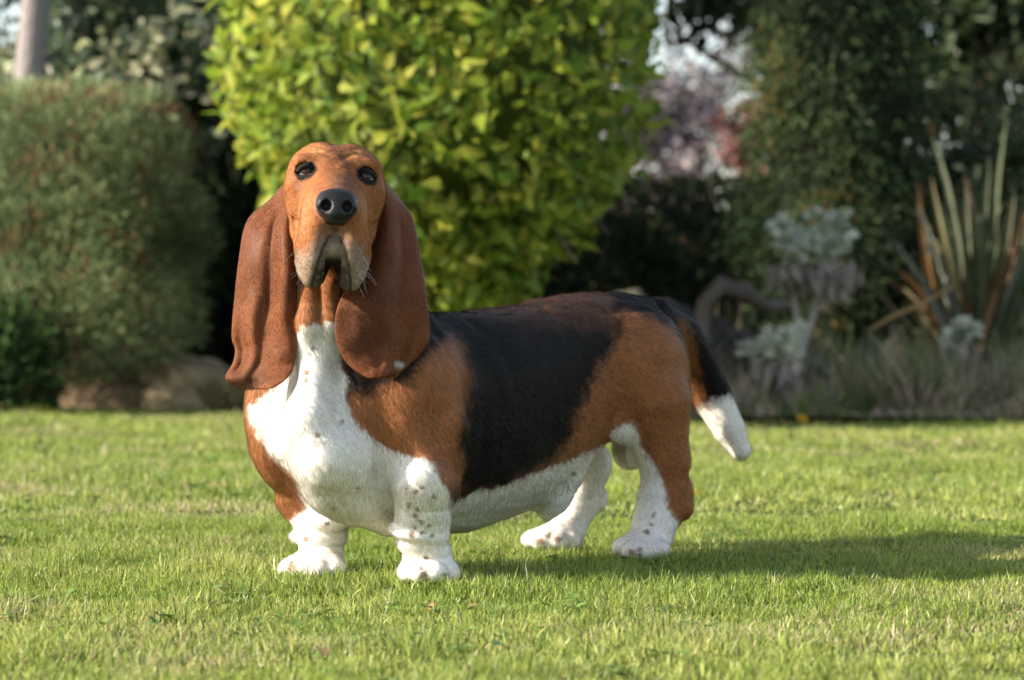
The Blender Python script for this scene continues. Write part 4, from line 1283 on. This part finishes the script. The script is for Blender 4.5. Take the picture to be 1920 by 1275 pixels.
# ------------------------------------------------------------------ sword-leaved plant
SWORD = attr_mat('sword_leaf', .5, .22, .35)
def sword_plant():
    rng = np.random.default_rng(81)
    base = W(1830, 730, 11.0); base[2] = 0
    t = empty('sword_plant', tuple(base)); tag(t, 'sword-leaved plant with long green and orange blades at the right edge', 'plant')
    tips = [(1752, 252, 0), (1893, 215, 0), (1812, 350, 0), (1714, 335, 2), (1935, 300, 0), (1745, 330, 1), (1858, 290, 0), (1790, 430, 3), (1985, 240, 0), (1905, 330, 1), (1960, 420, 0), (1770, 380, 0), (1835, 400, 3), (1880, 380, 0),
            (1725, 470, 1), (1925, 420, 0), (1700, 560, 2), (1820, 300, 0), (2010, 380, 0), (1950, 350, 2), (1690, 640, 2), (1890, 480, 1)]
    pal = [(.085, .105, .045), (.12, .11, .045), (.19, .10, .035), (.20, .21, .17)]
    for k in range(84):
        a = rng.uniform(-1.15, 1.15); L_ = rng.uniform(150, 400)
        tips.append((1832 + L_ * math.sin(a) * .62, 720 - L_ * math.cos(a), int(rng.choice((0, 0, 1, 1, 2, 3)))))
    for (x, y, ci) in tips:
        tip = W(x + rng.normal(0, 4), y, 11.0 + rng.uniform(-.25, .25))
        b0 = base + rng.normal(0, .04, 3) * (1, 1, 0)
        m = 9; s = np.linspace(0, 1, m)
        mid = (b0 + tip) / 2 + rng.normal(0, .03, 3); mid[2] += rng.uniform(.05, .22)
        pts = ((1 - s) ** 2)[:, None] * b0 + (2 * s * (1 - s))[:, None] * mid + (s ** 2)[:, None] * tip
        wd = .0125 * rng.uniform(.7, 1.3) * np.array([.7, .9, 1, 1, 1, .95, .8, .5, .04])
        side = np.array((math.cos(rng.uniform(-.5, .5)), math.sin(rng.uniform(-.7, .7)), 0))
        V = np.stack((pts - side * wd[:, None], pts + np.array((0, .012, 0)) * wd[:, None] / .0135, pts + side * wd[:, None]), 1).reshape(-1, 3)
        Q = np.array([(r * 3 + c, r * 3 + c + 1, r * 3 + c + 4, r * 3 + c + 3) for r in range(m - 1) for c in range(2)])
        col = np.array(pal[ci]) * rng.uniform(.8, 1.2)
        C = np.tile(col, (len(V), 1)) * (.75 + .5 * fbm(V, 14, 3, 2))[:, None]
        foliage_part('blade', V, Q, C, SWORD, t, base, stuff=False)
sword_plant()
# dead stick
stx = tube([W(1632, 618, 10.3), W(1680, 590, 10.3), W(1725, 572, 10.35), W(1790, 535, 10.4)], [.006, .008, .007, .004], 8, .1)
so = link(bpy.data.objects.new('dead_stick', mesh_from('dead_stick', stx[0], quads=stx[1])))
set_col(so.data, 'tint', np.tile((.30, .20, .09), (len(stx[0]), 1))); so.data.materials.append(BARK)
tag(so, 'dry brown stick leaning between the silver plants and the sword-leaved plant', 'stick')

# ------------------------------------------------------------------ dry grass along the bed
def dry_edge():
    rng = np.random.default_rng(91)
    n = 20000
    x = rng.uniform(.55, 2.6, n); y = EDGE(x) + np.abs(rng.normal(0, .5, n)) - .06
    p = np.stack((x, y, np.zeros(n)), 1)
    cl = fbm(p, 5, 93, 3)
    h = (.015 + .95 * np.clip(cl - .44, 0, 1) + .03 * rng.random(n)) * rng.uniform(.3, 1.4, n) * (.45 + .55 * sstep(.0, .3, y - EDGE(x)))
    pal = np.array([(.42, .33, .27), (.52, .43, .34), (.09, .14, .05), (.13, .19, .06), (.30, .23, .19)])
    col = pal[rng.integers(0, 5, n)] * rng.uniform(.6, 1.3, (n, 1))
    col = np.where((fbm(p, 3, 97, 2) > .50)[:, None] & (rng.random(n) < .6)[:, None], pal[3] * rng.uniform(.6, 1.2, (n, 1)), col)
    V, Q, T, C = blades(x, y, h, np.full(n, .0055), col, 2, rng, .7, np.full(n, .02))
    n2 = 9000
    x = rng.uniform(-2.3, -.75, n2); y = EDGE(x) + np.abs(rng.normal(0, .2, n2)) - .35
    p = np.stack((x, y, np.zeros(n2)), 1)
    h = (.02 + .22 * np.clip(fbm(p, 6, 99, 2) - .15, 0, 1)) * rng.uniform(.3, 1.2, n2)
    col = np.array([(.38, .29, .17), (.26, .19, .11), (.12, .17, .05)])[rng.integers(0, 3, n2)] * rng.uniform(.6, 1.3, (n2, 1))
    V2, Q2, T2, C2 = blades(x, y, h, np.full(n2, .006), col, 2, rng, .5, np.full(n2, .01))
    o_ = len(V)
    me = mesh_from('dry_grass', np.concatenate((V, V2)), tris=np.concatenate((T, T2 + o_)), quads=np.concatenate((Q, Q2 + o_)))
    set_col(me, 'tint', np.concatenate((C, C2))); me.materials.append(attr_mat('dry_blade', .7, .2, .2))
    tag(link(bpy.data.objects.new('dry_grass', me)), 'dry brown grass and weeds along the edge of the bed', 'grass', kind='stuff')
dry_edge()

# ------------------------------------------------------------------ dandelions
PETAL = attr_mat('petal', .6, .25, .2)
def dandelion(px, py, dist, r, h, label):
    rng = np.random.default_rng(int(px))
    top = W(px, py, dist)
    base = np.array((top[0], dist, max(0., top[2] - h)))
    t = empty('dandelion', tuple(base)); tag(t, label, 'flower', 'yellow dandelions in the lawn')
    wood_part('stem', tube([base - (0, 0, .01), (base + top) / 2 + (.004, 0, 0), top], [.003, .0026, .0024], 6), (.25, .28, .10), PETAL, t, base)
    n = 60
    v = rand_dir(n, rng); v[:, 2] = np.abs(v[:, 2]) * .7 + .1
    P, Q, C = scatter(leaf_shape(.35, .05, .05, 1.2), np.tile(top, (n, 1)), v, rand_dir(n, rng), np.full(n, r) * rng.uniform(.8, 1.1, n), np.array((.80, .52, .02)) * rng.uniform(.8, 1.1, (n, 1)))
    foliage_part('flower_head', P, Q, C, PETAL, t, base, stuff=False)
dandelion(1505, 788, 9.55, .020, .10, 'yellow dandelion at the far lawn edge, right of the tail')
dandelion(1183, 880, 6.85, .010, .05, 'yellow dandelion seen between the dog\'s hind legs')
dandelion(1306, 928, 5.95, .012, .06, 'yellow dandelion just right of the dog\'s near hind leg')

# ------------------------------------------------------------------ small broad-leaved weeds in the turf
def weeds():
    rng = np.random.default_rng(101)
    n = 550
    cx = rng.uniform(-1.0, 1.0, n); cy = rng.uniform(2.8, 7.5, n)
    keep = (np.abs(cx) < .19 * cy + .1) & (fbm(np.stack((cx, cy, 0 * cx), 1), 2.2, 77, 2) > .50)
    cx, cy = cx[keep], cy[keep]; m = len(cx); k = 5
    a = rng.uniform(0, 6.28, (m, k))
    d = np.stack((np.cos(a), np.sin(a), rng.uniform(.1, .7, (m, k))), -1).reshape(-1, 3)
    z = gz(cx, cy) + .008
    p = np.repeat(np.stack((cx, cy, z), 1), k, 0) + rng.normal(0, .006, (m * k, 3)) * (1, 1, .4)
    col = np.where((rng.random(m * k) < .06)[:, None], (.30, .20, .09), (.15, .25, .05)) * rng.uniform(.6, 1.3, (m * k, 1))
    P, Q, C = scatter(leaf_shape(.55, .2, .1), p, d, np.tile((0, 0, 1.), (m * k, 1)) + rand_dir(m * k, rng) * .3, rng.uniform(.010, .026, m * k), col)
    me = mesh_from('lawn_weeds', P, quads=Q); set_col(me, 'tint', C); me.materials.append(LEAF)
    tag(link(bpy.data.objects.new('lawn_weeds', me)), 'low broad-leaved weeds scattered in the lawn', 'weeds', kind='stuff')
weeds()
